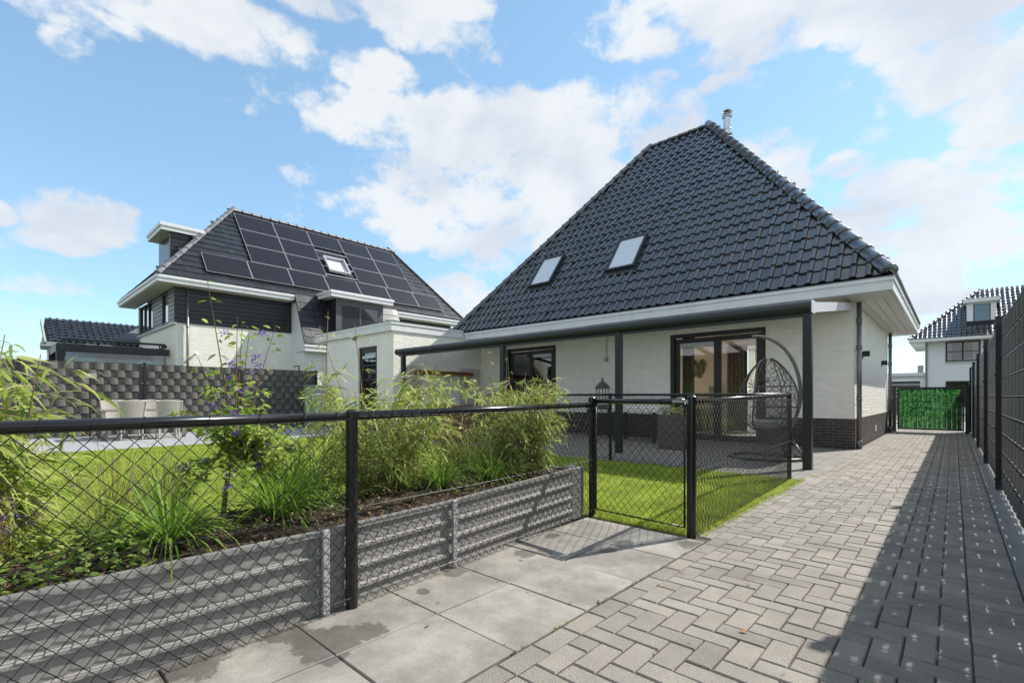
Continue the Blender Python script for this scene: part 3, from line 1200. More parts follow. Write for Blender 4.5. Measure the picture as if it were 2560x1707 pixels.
def pantile(w=.243, ln=.42, hgt=.032):
    xs = [0, .020, .122, .132, .142, .160, .190, .216, .232, .240]
    zs = [.006, .000, .000, .004, .034, .043, .047, .043, .034, .003]
    sc = w / .243
    v = []
    n = len(xs)
    for (y, dz) in ((0.0, .036), (ln, .0)):
        for x, z in zip(xs, zs):
            v.append((x * sc - w / 2, y, z * hgt / .032 + dz))
    for x, z in zip(xs, zs):
        v.append((x * sc - w / 2, 0.004, z * hgt / .032 + .004))
    f = []
    for i in range(n - 1):
        f.append((i, i + 1, n + i + 1, n + i))
        f.append((2 * n + i, 2 * n + i + 1, i + 1, i))
    f.append((0, n, 2 * n))
    f.append((n - 1, 3 * n - 1, 2 * n - 1))
    return v, f


def flattile(w=.30, ln=.41):
    v = [(-w / 2 + .003, 0, .028), (w / 2 - .003, 0, .028), (w / 2 - .003, ln, .002), (-w / 2 + .003, ln, .002),
         (-w / 2 + .003, 0, .004), (w / 2 - .003, 0, .004), (w / 2 - .003, ln, -.02), (-w / 2 + .003, ln, -.02)]
    return v, [(0, 1, 2, 3), (4, 5, 1, 0), (5, 6, 2, 1), (7, 4, 0, 3)]


def frame_M(O, U, S):
    U = Vector(U).normalized(); S = Vector(S).normalized()
    Nn = U.cross(S).normalized()
    M = Matrix((U.to_4d(), S.to_4d(), Nn.to_4d(), (0, 0, 0, 1))).transposed()
    for i in range(3):
        M[3][i] = 0
        M[i][3] = O[i]
    M[3][3] = 1
    return M


def tile_plane(O, U, S, inside, umax, smax, tw, gauge, jitter=.0015):
    """yield tile matrices over a plane: O origin at eave, U along, S up slope"""
    F = frame_M(O, U, S)
    out = []
    r = 0
    s = 0.0
    while s < smax:
        k = 0
        u = tw / 2
        while u < umax:
            if inside(u, s + gauge / 2):
                M = F @ Matrix.Translation((u + random.gauss(0, jitter * .7), s + random.gauss(0, jitter), .012 + random.gauss(0, jitter * .5))) @ Matrix.Rotation(random.gauss(0, .010), 4, 'X') @ Matrix.Rotation(random.gauss(0, .014), 4, 'Y')
                out.append(M)
            u += tw
        s += gauge
        r += 1
    return out


def place_tiles(Ms, V, F_, mat, parent, n_ind, name='roof_tile'):
    m = MB(); m.add(V, F_)
    smooth = False
    me = m.mesh(name, mat, smooth)
    Ms = sorted(Ms, key=lambda M: (M.translation - cam.location).length)
    Va = np.array(V)
    st = MB()
    for i, M in enumerate(Ms):
        if i < n_ind:
            inst(name, me, M, parent)
        else:
            st.tmpl(Va, F_, np.array(M))
    if st.f:
        part(name, st, mat, parent, smooth=smooth, kind='stuff')


SL_LEN = math.hypot(RY - EY, RZ - EZ)
fs_ = Vector((0, RY - EY, RZ - EZ)).normalized()
cosp = (RY - EY) / SL_LEN
SKY = [(-10.21, -9.45), (-7.30, -6.52)]
sk0, sk1 = (12.07 - EY) / cosp, (12.85 - EY) / cosp


def inside_front(u, s):
    x = XL + u
    t = s / SL_LEN
    l = XL + (RXL - XL) * t
    r = XR + (RXR - XR) * t
    if not (l - .02 < x < r + .02):
        return False
    for a, b in SKY:
        if a - .10 < x < b + .10 and sk0 - .18 < s < sk1 + .02:
            return False
    return True


TV, TF = pantile()
fr = tile_plane((XL, EY, EZ + .012), (1, 0, 0), fs_, inside_front, XR - XL, SL_LEN - .1, .243, .365)
place_tiles(fr, TV, TF, M_tile, roof, 300)
rs = Vector((RXR - XR, 0, RZ - EZ))
rl = rs.length
rs.normalize()


def inside_right(u, s):
    y = EY + u
    t = s / rl
    return EY + (RY - EY) * t < y < BY + (RY - BY) * t


place_tiles(tile_plane((XR, EY, EZ + .012), (0, 1, 0), rs, inside_right, BY - EY, rl, .243, .365), TV, TF, M_tile, roof, 0)


def half_round(r0=.105, r1=.125, ln=.42, n=8):
    v, f = [], []
    for (y, r) in ((0, r1), (.05, r1 + .004), (.06, r1 - .004), (ln, r0)):
        for k in range(n + 1):
            th = math.pi * (k / n)
            v.append((math.cos(th) * r, y, math.sin(th) * r))
    m = n + 1
    for j2 in range(3):
        for k in range(n):
            f.append((j2 * m + k, (j2 + 1) * m + k, (j2 + 1) * m + k + 1, j2 * m + k + 1))
    f.append(tuple(range(m)))
    return v, f


def caps(a, b, mat, parent, name='hip_tile', r=1.0, gauge=.36, upn=(0, 0, 1), smooth=True):
    a, b = Vector(a), Vector(b)
    d = (b - a)
    n = int(d.length / gauge)
    d.normalize()
    side = Vector(upn).cross(d).normalized() * -1
    V, F_ = half_round(.105 * r, .125 * r, gauge + .05)
    m = MB(); m.add(V, F_)
    me = m.mesh(name, mat, smooth)
    upv = side.cross(d)
    for i in range(n + 1):
        p = a + d * (i * gauge)
        M = frame_M(p, side, d)
        inst(name, me, M @ Matrix.Rotation(random.gauss(0, .008), 4, 'X'), parent)


off = Vector((0, 0, .015))
caps(Vector(B_) + off + Vector((-.05, .05, .055)), Vector(Cc) + off + Vector((0, 0, .0)), M_tile, roof, r=1.25, gauge=.38)
caps(Vector(A_) + off + Vector((.05, .05, .06)), Vector(Dd) + off, M_tile, roof, r=1.2)
caps(Vector(Dd) + off, Vector(Cc) + off, M_tile, roof, 'ridge_tile')

# skylights on the front slope
Ff = frame_M((0, EY, EZ), (1, 0, 0), fs_)
for a, b in SKY:
    m = MB()
    for (u0, u1, s0, s1) in ((a - .07, a, sk0 - .02, sk1 + .05), (b, b + .07, sk0 - .02, sk1 + .05), (a, b, sk1 - .02, sk1 + .05), (a, b, sk0 - .02, sk0 + .05)):
        m.box(u0, u1, s0, s1, -.02, .135)
    m.box(a - .10, b + .10, sk0 - .20, sk0 - .02, .045, .06)
    m.v = [tuple(Ff @ Vector(p)) for p in m.v]
    fr_ = part('skylight', m, M_frame, roof)
    m = MB(); m.box(a + .002, b - .002, sk0 + .05, sk1 - .02, .09, .105)
    m.v = [tuple(Ff @ Vector(p)) for p in m.v]
    part('pane', m, M_palepane, house)
Fr = frame_M((XR, EY, EZ), (0, 1, 0), rs)
for (y0, s0) in ((1.95, 1.75), (3.3, 3.6), (4.35, 5.1)):
    m = MB(); m.box(y0, y0 + .78, s0, s0 + .9, -.02, .17)
    m.v = [tuple(Fr @ Vector(p)) for p in m.v]
    part('skylight', m, M_frame, roof)

# flue
cx, cy = -5.23, 15.66
m = MB()
m.lathe([(.15, 9.0), (.15, 9.18), (.11, 9.22), (.105, 9.24), (.105, 9.78), (.14, 9.79), (.14, 9.82), (.105, 9.83), (.105, 9.90), (.06, 9.90), (.06, 9.97)], (cx, cy, 0), 28)
m.lathe([(.135, 9.86), (.15, 9.87), (.15, 9.885), (.135, 9.89)], (cx, cy, 0), 18)
m.lathe([(.10, 9.95), (.145, 9.965), (.145, 9.99), (.11, 10.02), (0.0, 10.03)], (cx, cy, 0), 18)
m.lathe([(.112, 9.40), (.116, 9.41), (.116, 9.43), (.112, 9.44)], (cx, cy, 0), 18)
part('flue', m, M_steel, roof)

# downpipes, lamps, vent plate
for py in (12.02, 18.5):
    m = MB()
    x = WX1 + .075
    m.tube([(x, py, -.005), (x, py, 2.99)], .045, 12)
    for zz, h in ((.02, .16), (.98, .05), (1.04, .03), (2.02, .05), (2.08, .03), (2.55, .06), (2.62, .04)):
        m.tube([(x, py, zz), (x, py, zz + h)], .054, 12)
    m.beam((WX1, py - .06, 2.0), (x, py - .03, 2.0), .012, .012)
    m.beam((WX1, py - .06, .9), (x, py - .03, .9), .012, .012)
    part('downpipe', m, M_zinc, house, smooth=True)
for py in (13.1, 16.9):
    m = MB()
    m.box(WX1 + .006, WX1 + .02, py - .035, py + .035, 1.90, 2.05)
    m.bbox(WX1 + .02, WX1 + .14, py - .05, py + .05, 1.95, 2.07, .004)
    part('wall_lamp', m, M_lamp, house)
m = MB(); m.bbox(WX1 + .006, WX1 + .028, 15.32, 15.48, .18, .33, .004)
part('vent_plate', m, M_white, house)
m = MB(); m.tube([(-7.252, WYF - .018, 2.98), (-7.252, WYF - .018, 2.19)], .012, 6); m.bbox(-7.31, -7.20, WYF - .06, WYF - .006, 2.06, 2.19, .01)
part('socket_box', m, M_clip, house)

# sliding door of the living room
dm = MB()
window_unit(dm, 'y', WYF + .03, -1, D1[0], D1[1], 0.0, D1[3], .10, .10)
for (a, b) in ((D1[0] + .102, -4.20), (-4.245, D1[1] - .102)):
    e = .055 if a > -5 else .09
    window_unit(dm, 'y', WYF + e, -1, a, b, .03, D1[3] - .12, .115, .05)
door = part('sliding_door', dm, M_frame, house)
m = MB(); pane(m, 'y', WYF + .115, D1[0] + .22, -4.32, .14, 2.42); pane(m, 'y', WYF + .08, -4.13, D1[1] - .22, .14, 2.42)
part('pane', m, M_glass, door)
m = MB(); m.box(D1[0] + .22, -4.32, WYF + .10, WYF + .112, 2.31, 2.42); m.box(D1[0] + .22, -4.32, WYF + .06, WYF + .10, 2.30, 2.312)
part('vent_grille', m, M_lgrey, door)
m = MB(); m.bbox(-3.30, -3.27, WYF - .01, WYF + .02, 1.0, 1.22, .004)
part('handle', m, M_alu, door)
# second door
dm = MB()
window_unit(dm, 'y', WYF + .03, -1, D2[0], D2[1], 0.0, D2[3], .10, .10)
window_unit(dm, 'y', WYF + .055, -1, -10.16, D2[1] - .102, .03, D2[3] - .12, .12, .05)
window_unit(dm, 'y', WYF + .09, -1, D2[0] + .102, -10.11, .03, D2[3] - .12, .115, .05)
door2 = part('patio_door', dm, M_frame, house)
m = MB(); pane(m, 'y', WYF + .08, -10.04, D2[1] - .22, .14, 2.43); pane(m, 'y', WYF + .115, D2[0] + .21, -10.22, .14, 2.43)
part('pane', m, M_glassdark, door2)
m = MB(); m.box(-10.04, D2[1] - .22, WYF + .06, WYF + .078, 2.33, 2.43)
part('vent_grille', m, M_lgrey, door2)

# rooms behind the doors
rm = MB()
wall_boxes(rm, 'y', 15.5, .1, -9.0, -1.8, 0, 3.0, [(-4.95, -2.0, 0.0, 2.6)])
rm.box(-1.95, -1.81, 12.2, 15.5, 0, 2.72)
rm.box(-8.9, -8.8, 12.2, 15.5, 0, 3.0)
room = part('living_room_wall', rm, M_interior, house)
m = MB(); m.box(-12.0, -1.8, 12.195, 13.3, 2.72, 2.76)
part('room_ceiling', m, M_ceil, house)
m = MB(); m.box(-12.0, -1.81, 12.0, 18.3, -.04, .01)
part('room_floor', m, M_floor, house)
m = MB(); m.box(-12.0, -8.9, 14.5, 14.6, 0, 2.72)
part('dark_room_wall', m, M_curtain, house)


def curtain(mb, x0, x1, y, z0, z1, amp=.035, per=.11, axis='x'):
    n = int((x1 - x0) / .018)
    v = []
    for i in range(n + 1):
        x = x0 + (x1 - x0) * i / n
        yy = y + amp * math.sin(x / per * 6.283) + .4 * amp * math.sin(x / per * 2.1)
        for z in (z0, z1):
            v.append((x, yy, z))
    mb.add(v, [(2 * i, 2 * i + 2, 2 * i + 3, 2 * i + 1) for i in range(n)])


m = MB(); curtain(m, -5.25, -4.93, 12.3, .03, 2.68)
part('curtain', m, M_curtain, house, smooth=True)
m = MB(); curtain(m, -5.15, -4.55, 15.38, .03, 2.6)
part('curtain', m, M_curtain, house, smooth=True)
m = MB(); curtain(m, -4.55, -4.05, 15.42, .03, 2.5, .03, .08)
part('sheer_curtain', m, M_sheer, house, smooth=True)
m = MB()
for (dx, dz, r, a) in ((0, 0, .13, .2), (.10, .14, .12, .5), (-.09, .13, .11, -.3), (.13, -.07, .12, .1), (-.16, -.09, .11, .3), (.03, -.2, .12, -.2), (.17, .07, .10, .6), (-.06, -.17, .10, .2), (-.2, -.2, .09, .4)):
    n = 12
    c = Vector((-6.07 + dx, 15.44, 1.99 + dz))
    v = [c + Vector((0, -.03, 0))]
    for k in range(n):
        th = k / n * 6.283
        p = Vector((math.cos(th) * r * .62, 0, math.sin(th) * r * 1.2))
        p = Matrix.Rotation(a, 3, 'Y') @ p
        v.append(c + p)
    m.add(v, [(0, 1 + k, 1 + (k + 1) % n) for k in range(n)])
part('metal_leaf_wall_decoration', m, M_lantern, house)
m = MB(); m.box(-5.62, -5.42, 15.2, 15.44, .0, 1.4); m.box(-7.2, -5.9, 14.3, 15.2, 0, .75)
part('room_furniture', m, M_tabletop, house)

# ================================================================== PATIO COVER
pc = thing('patio_cover', 'anthracite patio cover with milky roof sheets along the white house', 'patio cover', (-6.7, 10, 0))
for x in (-1.58, -4.70, -7.75, -11.72):
    m = MB()
    m.bbox(x - .058, x + .058, 8.08, 8.195, -.004, 2.30, .008)
    m.box(x - .062, x + .062, 8.075, 8.20, -.002, .012)
    part('post', m, M_anth, pc)
gm = MB()
prof = []
for k in range(9):
    th = math.pi / 2 + math.pi * k / 8
    prof.append((8.10 + .09 * math.cos(th), 2.365 + .088 * math.sin(th)))
prof += [(8.215, 2.277), (8.215, 2.453)]
n = len(prof)
v = [(-11.98, y, z) for y, z in prof] + [(-1.515, y, z) for y, z in prof]
gm.add(v, [(k, n + k, n + (k + 1) % n, (k + 1) % n) for k in range(n)] + [tuple(range(n)), tuple(range(n, 2 * n))[::-1]])
gm.box(-11.9, -1.60, 8.10, 8.17, 2.235, 2.279)
part('gutter_beam', gm, M_anth, pc, smooth=False)
m = MB(); m.bbox(-1.513, -1.500, 8.0, 8.22, 2.268, 2.46, .004)
part('end_cap', m, M_lgrey, pc)
m = MB(); m.beam((-1.56, 8.22, 2.375), (-1.56, 11.86, 2.90), .07, .15)
part('end_rafter', m, M_lgrey, pc, label='pale grey end rafter')
xs = [-11.93 + i * (11.93 - 2.6) / 9 for i in range(10)]
for x in xs:
    m = MB(); m.beam((x, 8.22, 2.375), (x, 11.86, 2.90), .06, .11)
    part('rafter', m, M_anth, pc)
m = MB(); m.box(-11.98, -1.6, 11.80, 11.88, 2.84, 2.98)
part('wall_beam', m, M_anth, pc)
xs2 = [-11.96] + [x for x in xs[1:]] + [-1.60]
for a, b in zip(xs2[:-1], xs2[1:]):
    m = MB(); m.beam(((a + b) / 2, 8.18, 2.445), ((a + b) / 2, 11.86, 2.972), b - a - .012, .016)
    part('roof_sheet', m, M_milky, pc)

# ================================================================== NEIGHBOUR HOUSE
nh = thing('neighbour_house', 'white and black neighbour house with rows of solar panels on the roof', 'house', (-24.5, 11.5, 0))
NX, NY0, NZ = -21.6, 4.83, 5.48
wall = MB()
wall_boxes(wall, 'x', NX, -.3, NY0 + .3, 18.3, 0, 5.2, [])
wall_boxes(wall, 'y', NY0, .3, -28.0, NX, 0, 5.2, [(-27.69, -25.18, 3.94, 5.16), (-23.54, -22.57, 3.94, 5.18)])
wall_boxes(wall, 'x', -28.0, .3, NY0 + .3, 18.3, 0, 5.2, [])
nwall = part('wall', wall, M_whitebrick, nh)
wb = MB()
for a, b, z0, z1 in brick_cells(NY0, 9.1, .5, 3.86, []):
    brick_face(wb, 'x', NX, 1, a, b, z0, z1, .006, .003, random.uniform(-.001, .002))
for a, b, z0, z1 in brick_cells(-28.0, NX, .5, 3.86, []):
    brick_face(wb, 'y', NY0, -1, a, b, z0, z1, .006, .003, random.uniform(-.001, .002))
part('brick', wb, M_whitebrick, nwall, kind='stuff')
for i in range(8):
    z = 3.885 + i * .166
    m = MB(); m.bbox(NX + .004, NX + .05, NY0 - .05, 9.08, z, z + .158, .006)
    part('cladding_board', m, M_clad, nh)
m = MB(); m.box(NX + .004, NX + .02, NY0 - .02, 9.09, 3.87, 5.21); m.box(NX + .03, NX + .075, NY0 - .075, NY0 - .03, 3.87, 5.21); m.box(NX + .02, NX + .06, 9.085, 9.13, 3.87, 5.21)
part('cladding_backing', m, M_frame, nh)
for i in range(8):
    z = 3.885 + i * .166
    m = MB()
    for a, b in ((-28.0, -27.70), (-25.17, -23.55), (-22.56, NX + .02)):
        m.bbox(a, b, NY0 - .045, NY0 - .004, z, z + .150, .006)
    part('cladding_board', m, M_clad2, nh, label='grey cladding board')
m = MB(); m.box(-28.05, NX + .05, NY0 - .10, NY0 - .004, 3.82, 3.875)
part('cladding_sill', m, M_lgrey, nh)
for (a, b, mu) in ((-27.69, -25.18, (-26.85, -26.0)), (-23.54, -22.57, ())):
    m = MB(); window_unit(m, 'y', NY0 - .03, -1, a, b, 3.94, 5.17, .07, .08, mu)
    w = part('window', m, M_frame, nh)
    m = MB(); pane(m, 'y', NY0 + .02, a + .06, b - .06, 4.0, 5.12)
    part('pane', m, M_glassdark, w)
m = MB(); m.box(-27.9, -22, 5.6, 5.65, 3.5, 5.3); m.box(-27.9, -22, 5.0, 5.6, 3.5, 3.52)
part('dark_interior', m, M_curtain, nh)
# bay
BX, BY0, BY1 = -20.35, 9.1, 14.1
m = MB()
m.box(NX, BX, BY0, BY1, 0, 3.1)
m.add([(NX, BY0, 3.1), (BX, BY0, 3.1), (-20.12, BY0, 3.22), (-21.02, BY0, 5.2), (NX, BY0, 5.2), (NX, BY0 + .2, 3.1), (BX, BY0 + .2, 3.1), (-20.12, BY0 + .2, 3.22), (-21.02, BY0 + .2, 5.2), (NX, BY0 + .2, 5.2)],
      [(0, 1, 2, 3, 4), (9, 8, 7, 6, 5), (1, 6, 7, 2), (2, 7, 8, 3), (3, 8, 9, 4)])
part('bay_wall', m, M_far, nh)
m = MB(); window_unit(m, 'y', BY0 - .01, -1, -21.35, -20.72, 1.2, 2.42, .05, .05)
w = part('window', m, M_frame, nh)
m = MB(); pane(m, 'y', BY0 - .04, -21.30, -20.77, 1.25, 2.37)
part('pane', m, M_palepane, w)
# eaves
fa = MB()
fa.box(-21.04, -21.0, 4.13, 9.0, 5.24, 5.38); fa.box(-21.04, -20.96, 4.09, 9.04, 5.38, 5.47)
fa.box(-28.6, -21.04, 4.13, 4.17, 5.24, 5.38); fa.box(-28.64, -21.04, 4.09, 4.17, 5.38, 5.47)
fa.box(-21.6, -21.04, 8.96, 9.0, 5.24, 5.47)
fa.box(-21.04, -21.0, 14.1, 18.8, 5.20, 5.36); fa.box(-21.04, -20.96, 14.06, 18.84, 5.36, 5.45)
fa.box(-20.06, -20.0, 9.0, 14.2, 3.0, 3.18); fa.box(-20.06, -19.96, 8.97, 14.2, 3.18, 3.27)
fa.box(-20.9, -20.06, 9.02, 9.075, 3.0, 3.20)
part('fascia', fa, M_fascia, nh)
m = MB(); m.box(-28.6, -21.04, 4.17, NY0 - .05, 5.215, 5.245); m.box(NX, -21.04, NY0 - .05, 8.96, 5.21, 5.24); m.box(NX, -21.04, 14.1, 18.8, 5.18, 5.21); m.box(BX, -20.06, 9.08, 14.2, 2.98, 3.01)
part('soffit', m, M_soffit, nh)
m = MB()
for i in range(5):
    m.box(NX + .004, NX + .04, 14.12, 18.2, 4.2 + i * .2, 4.39 + i * .2)
part('cladding_board', m, M_clad, nh)
# roof
RXm, RYa, RYb, RZn = -24.5, 7.63, 16.1, 9.65
rf = MB()
p = [(-21.0, 4.13, NZ), (-21.0, 18.8, NZ), (-28.0, 18.8, NZ), (-28.0, 4.13, NZ), (RXm, RYa, RZn), (RXm, RYb, RZn)]
rf.add(p, [(0, 1, 5, 4), (1, 2, 5), (2, 3, 4, 5), (3, 0, 4), (3, 2, 1, 0)])
nroof = part('roof', rf, M_under, nh)
rf = MB()
rf.add([(-20.98, 9.05, NZ - .02), (-20.0, 9.05, 3.29), (-20.0, 14.15, 3.29), (-20.98, 14.15, NZ - .02)], [(0, 1, 2, 3)])
part('lower_roof', rf, M_under, nh)
es = Vector((RXm + 21.0, 0, RZn - NZ)); el = es.length; es.normalize()
PP0, PW = 5.73, 1.671
rowS = [.46 + i * 1.152 for i in range(4)]


def panel_cols(r):
    return [PP0 + i * PW for i in range(7)] if r == 0 else [PP0 + (i + 1) * PW + .10 * 0 for i in range(1, 6)] if False else [7.60 + (i - 0) * PW for i in range(5)]


def under_panel(y, s):
    for r in range(4):
        if rowS[r] + .25 < s < rowS[r] + 1.0 or (r < 3 and rowS[r] + .25 < s < rowS[r] + 1.3 and False):
            c = panel_cols(r)
            if c[0] + .2 < y < c[-1] + PW - .2:
                if r in (1, 2) and c[2] - .2 < y < c[2] + PW + .2:
                    return False
                return True
    return False


def inside_n(u, s):
    y = 4.13 + u
    t = s / el
    if not (4.13 + 3.5 * t < y < 18.8 - 2.7 * t):
        return False
    if under_panel(y, s):
        return False
    if 11.1 < y < 12.3 and 1.85 < s < 3.2:
        return False
    return True


FV, FF = flattile(.30, .40)
tl = tile_plane((-21.0, 4.13, NZ + .01), (0, 1, 0), es, inside_n, 14.67, el - .1, .30, .34)
ms = Vector((-.98, 0, NZ - .02 - 3.29)); ml = ms.length; ms.normalize()
tl += tile_plane((-20.0, 9.05, 3.30), (0, 1, 0), ms, lambda u, s: not (1.45 < u < 3.62 and s > .35), 5.1, ml - .1, .30, .34)
place_tiles(tl, FV, FF, M_tile2, nroof, 300)
ss = Vector((0, 3.5, RZn - NZ)); sl_ = ss.length; ss.normalize()
place_tiles(tile_plane((-28.0, 4.13, NZ + .01), (1, 0, 0), ss, lambda u, s: 3.5 * s / sl_ < u < 7 - 3.5 * s / sl_, 7, sl_, .30, .34), FV, FF, M_tile2, nroof, 0)
caps(p[0], p[4], M_palegrey, nroof, 'hip_tile', .9, .42)  # caps coloured paler to imitate the lit side of the roof
caps(p[1], p[5], M_tile2, nroof, 'hip_tile', .9, .42)
caps(p[4], p[5], M_palegrey, nroof, 'ridge_tile', .9, .42)
m = MB(); m.beam((-20.02, 9.03, 3.28), (-21.0, 9.03, NZ), .05, .09)
part('verge_board', m, M_frame, nroof)
# solar panels
Fn = frame_M((-21.0, 0, NZ), (0, 1, 0), es)
for r in range(4):
    for ci, y in enumerate(panel_cols(r)):
        if r in (1, 2) and ci == 2:
            continue
        s0 = rowS[r]
        m = MB()
        m.box(y + .008, y + PW - .008, s0 + .008, s0 + 1.144, .09, .125, 1)
        m.box(y + .022, y + PW - .022, s0 + .022, s0 + 1.130, .1252, .128, 0)
        m.v = [tuple(Fn @ Vector(q)) for q in m.v]
        part('solar_panel', m, [M_solar, M_alu], nh)
m = MB()
for r in range(4):
    c = panel_cols(r)
    m.box(c[0] + .05, c[-1] + PW - .05, rowS[r] + .22, rowS[r] + .26, .045, .088)
    m.box(c[0] + .05, c[-1] + PW - .05, rowS[r] + .86, rowS[r] + .90, .045, .088)
m.v = [tuple(Fn @ Vector(q)) for q in m.v]
part('mounting_rail', m, M_alu, nh)
m = MB(); window_unit(m, 'y', 0, -1, 11.15, 12.27, 2.0, 3.1, .07, .10)
m.v = [(q[0], q[2], q[1] + .16) for q in m.v]
m.v = [tuple(Fn @ Vector((q[0], q[1], q[2]))) for q in m.v]
w = part('skylight', m, M_alu, nh)
m = MB(); m.box(11.21, 12.21, 2.06, 3.04, .10, .115)
m.v = [tuple(Fn @ Vector(q)) for q in m.v]
part('pane', m, M_palepane, w)
# dormer on the bay
dm = MB(); dm.box(-21.3, -20.06, 10.39, 12.76, 3.55, 5.40)
dw = part('dormer', dm, M_clad, nh)
m = MB(); window_unit(m, 'x', -20.02, 1, 10.39, 12.76, 3.55, 5.40, .20, .05)
window_unit(m, 'x', -20.03, 1, 10.60, 12.55, 3.78, 5.20, .07, .04, (11.57,))
part('window_frame', m, pm("mid_grey_frame", (.10, .10, .105), .45, var=.05), dw)
m = MB(); pane(m, 'x', -20.045, 10.65, 12.5, 3.8, 5.15)
part('pane', m, pm("mirror_pane", (.04, .045, .05), .03, spec=1.0, coat=1.0), dw)
m = MB(); m.box(-21.6, -19.72, 10.02, 13.12, 5.42, 5.58); m.box(-21.6, -19.68, 9.98, 13.16, 5.58, 5.68)
part('dormer_roof', m, M_fascia, nh)
# dormer on the hip
m = MB(); m.box(-24.9, -23.0, 4.95, 6.1, 6.35, 7.62)
dw = part('dormer', m, M_clad, nh)
for i in range(7):
    mm = MB(); mm.bbox(-22.998, -22.975, 4.95, 5.85, 6.38 + i * .175, 6.545 + i * .175, .005)
    part('cladding_board', mm, M_clad, dw)
m = MB(); window_unit(m, 'y', 4.94, -1, -24.85, -23.05, 6.42, 7.58, .07, .03, (-23.95,))
part('window_frame', m, M_lgrey, dw)
m = MB(); pane(m, 'y', 4.932, -24.8, -23.1, 6.46, 7.54)
part('pane', m, pm('shaded_pane', (.012, .013, .014), .12, spec=.3), dw)
m = MB(); m.box(-25.2, -22.85, 4.62, 6.05, 7.64, 7.80); m.box(-25.24, -22.81, 4.58, 6.10, 7.80, 7.93)
part('dormer_roof', m, M_fascia, nh)
for (yy, x, z1) in ((5.18, NX + .10, 5.2), (10.2, BX + .06, 3.0)):
    m = MB(); m.tube([(x, yy, 0), (x, yy, z1)], .045, 10)
    for zz in (1.2, 2.6, 3.7):
        if zz < z1:
            m.tube([(x, yy, zz), (x, yy, zz + .05)], .054, 10)
    part('downpipe', m, M_zinc, nh, smooth=True)
m = MB(); m.tube([(NX, 5.47, 2.72), (NX + .10, 5.47, 2.74)], .03, 10); m.tube([(NX + .08, 5.50, 2.75), (NX + .20, 5.40, 2.70)], .045, 12)
part('security_camera', m, M_white, nh, smooth=True)

# veranda of the neighbour
ve = thing('veranda', 'black glazed veranda built against the end of the neighbour house', 'veranda', (-24, 3.2, 0))
for x in (-22.58, -25.5):
    m = MB(); m.bbox(x, x + .16, 1.6, 1.82, 0, 2.86, .006); part('post', m, M_frame, ve)
m = MB(); m.bbox(-22.60, -22.40, 1.6, 4.78, 2.64, 2.90, .01); m.bbox(-25.6, -22.6, 1.62, 1.8, 2.64, 2.90, .01); m.bbox(-25.6, -25.4, 1.8, 4.78, 2.64, 2.90, .01)
part('roof_beam', m, M_frame, ve)
m = MB(); m.tube([(-22.5, 1.75, 3.05), (-22.5, 4.65, 3.07)], .04, 8); m.tube([(-22.5, 4.63, 3.0), (-22.42, 4.63, 3.0)], .09, 12)
for yy in (1.8, 3.2, 4.5):
    m.beam((-22.5, yy, 2.9), (-22.5, yy, 3.05), .04, .04)
part('awning_roller', m, M_frame, ve)
m = MB(); m.box(-22.51, -22.495, 1.84, 4.7, .1, 2.62)
part('glass_panel', m, M_glassdark, ve)
m = MB()
for i in range(5):
    m.beam((-25.4, 2.1 + i * .62, 2.92), (-22.6, 2.1 + i * .62, 2.92), .05, .06)
part('rafter', m, M_frame, ve)

# tiled house far left
fh = thing('tiled_house', 'low house with a dark corrugated tile roof behind the black veranda', 'house', (-31, 5, 0))
m = MB(); m.box(-34.5, -29.9, 2.1, 12, 0, 3.5); part('wall', m, M_far, fh)
m = MB(); m.add([(-32, 1.88, 4.80), (-29.4, 1.88, 3.50), (-29.4, 12.2, 3.50), (-32, 12.2, 4.80), (-34.6, 1.88, 3.5), (-34.6, 12.2, 3.5)], [(0, 1, 2, 3), (0, 3, 5, 4), (0, 4, 1), (1, 4, 5, 2)])
fr_ = part('roof', m, M_under, fh)
fsv = Vector((-2.6, 0, 1.30)); fl = fsv.length
tl = tile_plane((-29.4, 1.88, 3.52), (0, 1, 0), fsv.normalized(), lambda u, s: True, 4.2, fl - .1, .243, .36)
place_tiles(tl, TV, TF, M_tile2, fr_, 200)
m = MB()
m.box(-29.45, -29.30, 1.6, 8, 3.30, 3.50); m.box(-29.9, -29.4, 1.6, 2.1, 3.20, 3.45)
m.beam((-32, 1.75, 4.68), (-29.3, 1.75, 3.38), .06, .24)
part('eaves_board', m, pm("pale_green_board", (.35, .40, .36), .5), fh)
m = MB(); m.box(-28.4, -27.9, 3.95, 4.8, 3.52, 3.70); m.add([(-28, 3.95, 3.70), (-28, 6, 3.70), (-29.2, 6, 4.5), (-29.2, 5.1, 4.5)], [(0, 1, 2, 3)])
part('porch_roof', m, M_palegrey, fh)

# ================================================================== HOUSE BEYOND THE GATE
rh = thing('far_white_house', 'white rendered house with shiny black tiles and a small dormer beyond the green gate', 'house', (2, 47, 0))
m = MB(); wall_boxes(m, 'y', 44, .3, -1.49, 9, 0, 5.0, [(-.43, 1.28, 3.43, 4.80), (-.42, 1.9, .4, 2.15)])
m.box(-1.49, -1.2, 44.3, 52, 0, 5.0)
part('wall', m, M_far, rh)
m = MB(); m.box(-1.0, 8, 45.2, 45.25, 0, 5); part('dark_interior', m, M_curtain, rh)
for (a, b, c, d, mu, tr) in ((-.43, 1.28, 3.43, 4.80, (.43,), (4.12,)), (-.42, 1.9, .4, 2.15, (.75,), ())):
    m = MB(); window_unit(m, 'y', 43.97, -1, a, b, c, d, .09, .09, mu, tr)
    w = part('window', m, M_frame, rh)
    m = MB(); pane(m, 'y', 44.02, a + .07, b - .07, c + .07, d - .07); part('pane', m, M_glass, w)
    m = MB(); m.box(a - .03, b + .03, 43.88, 44, c - .05, c - .003); part('sill', m, M_white, w)
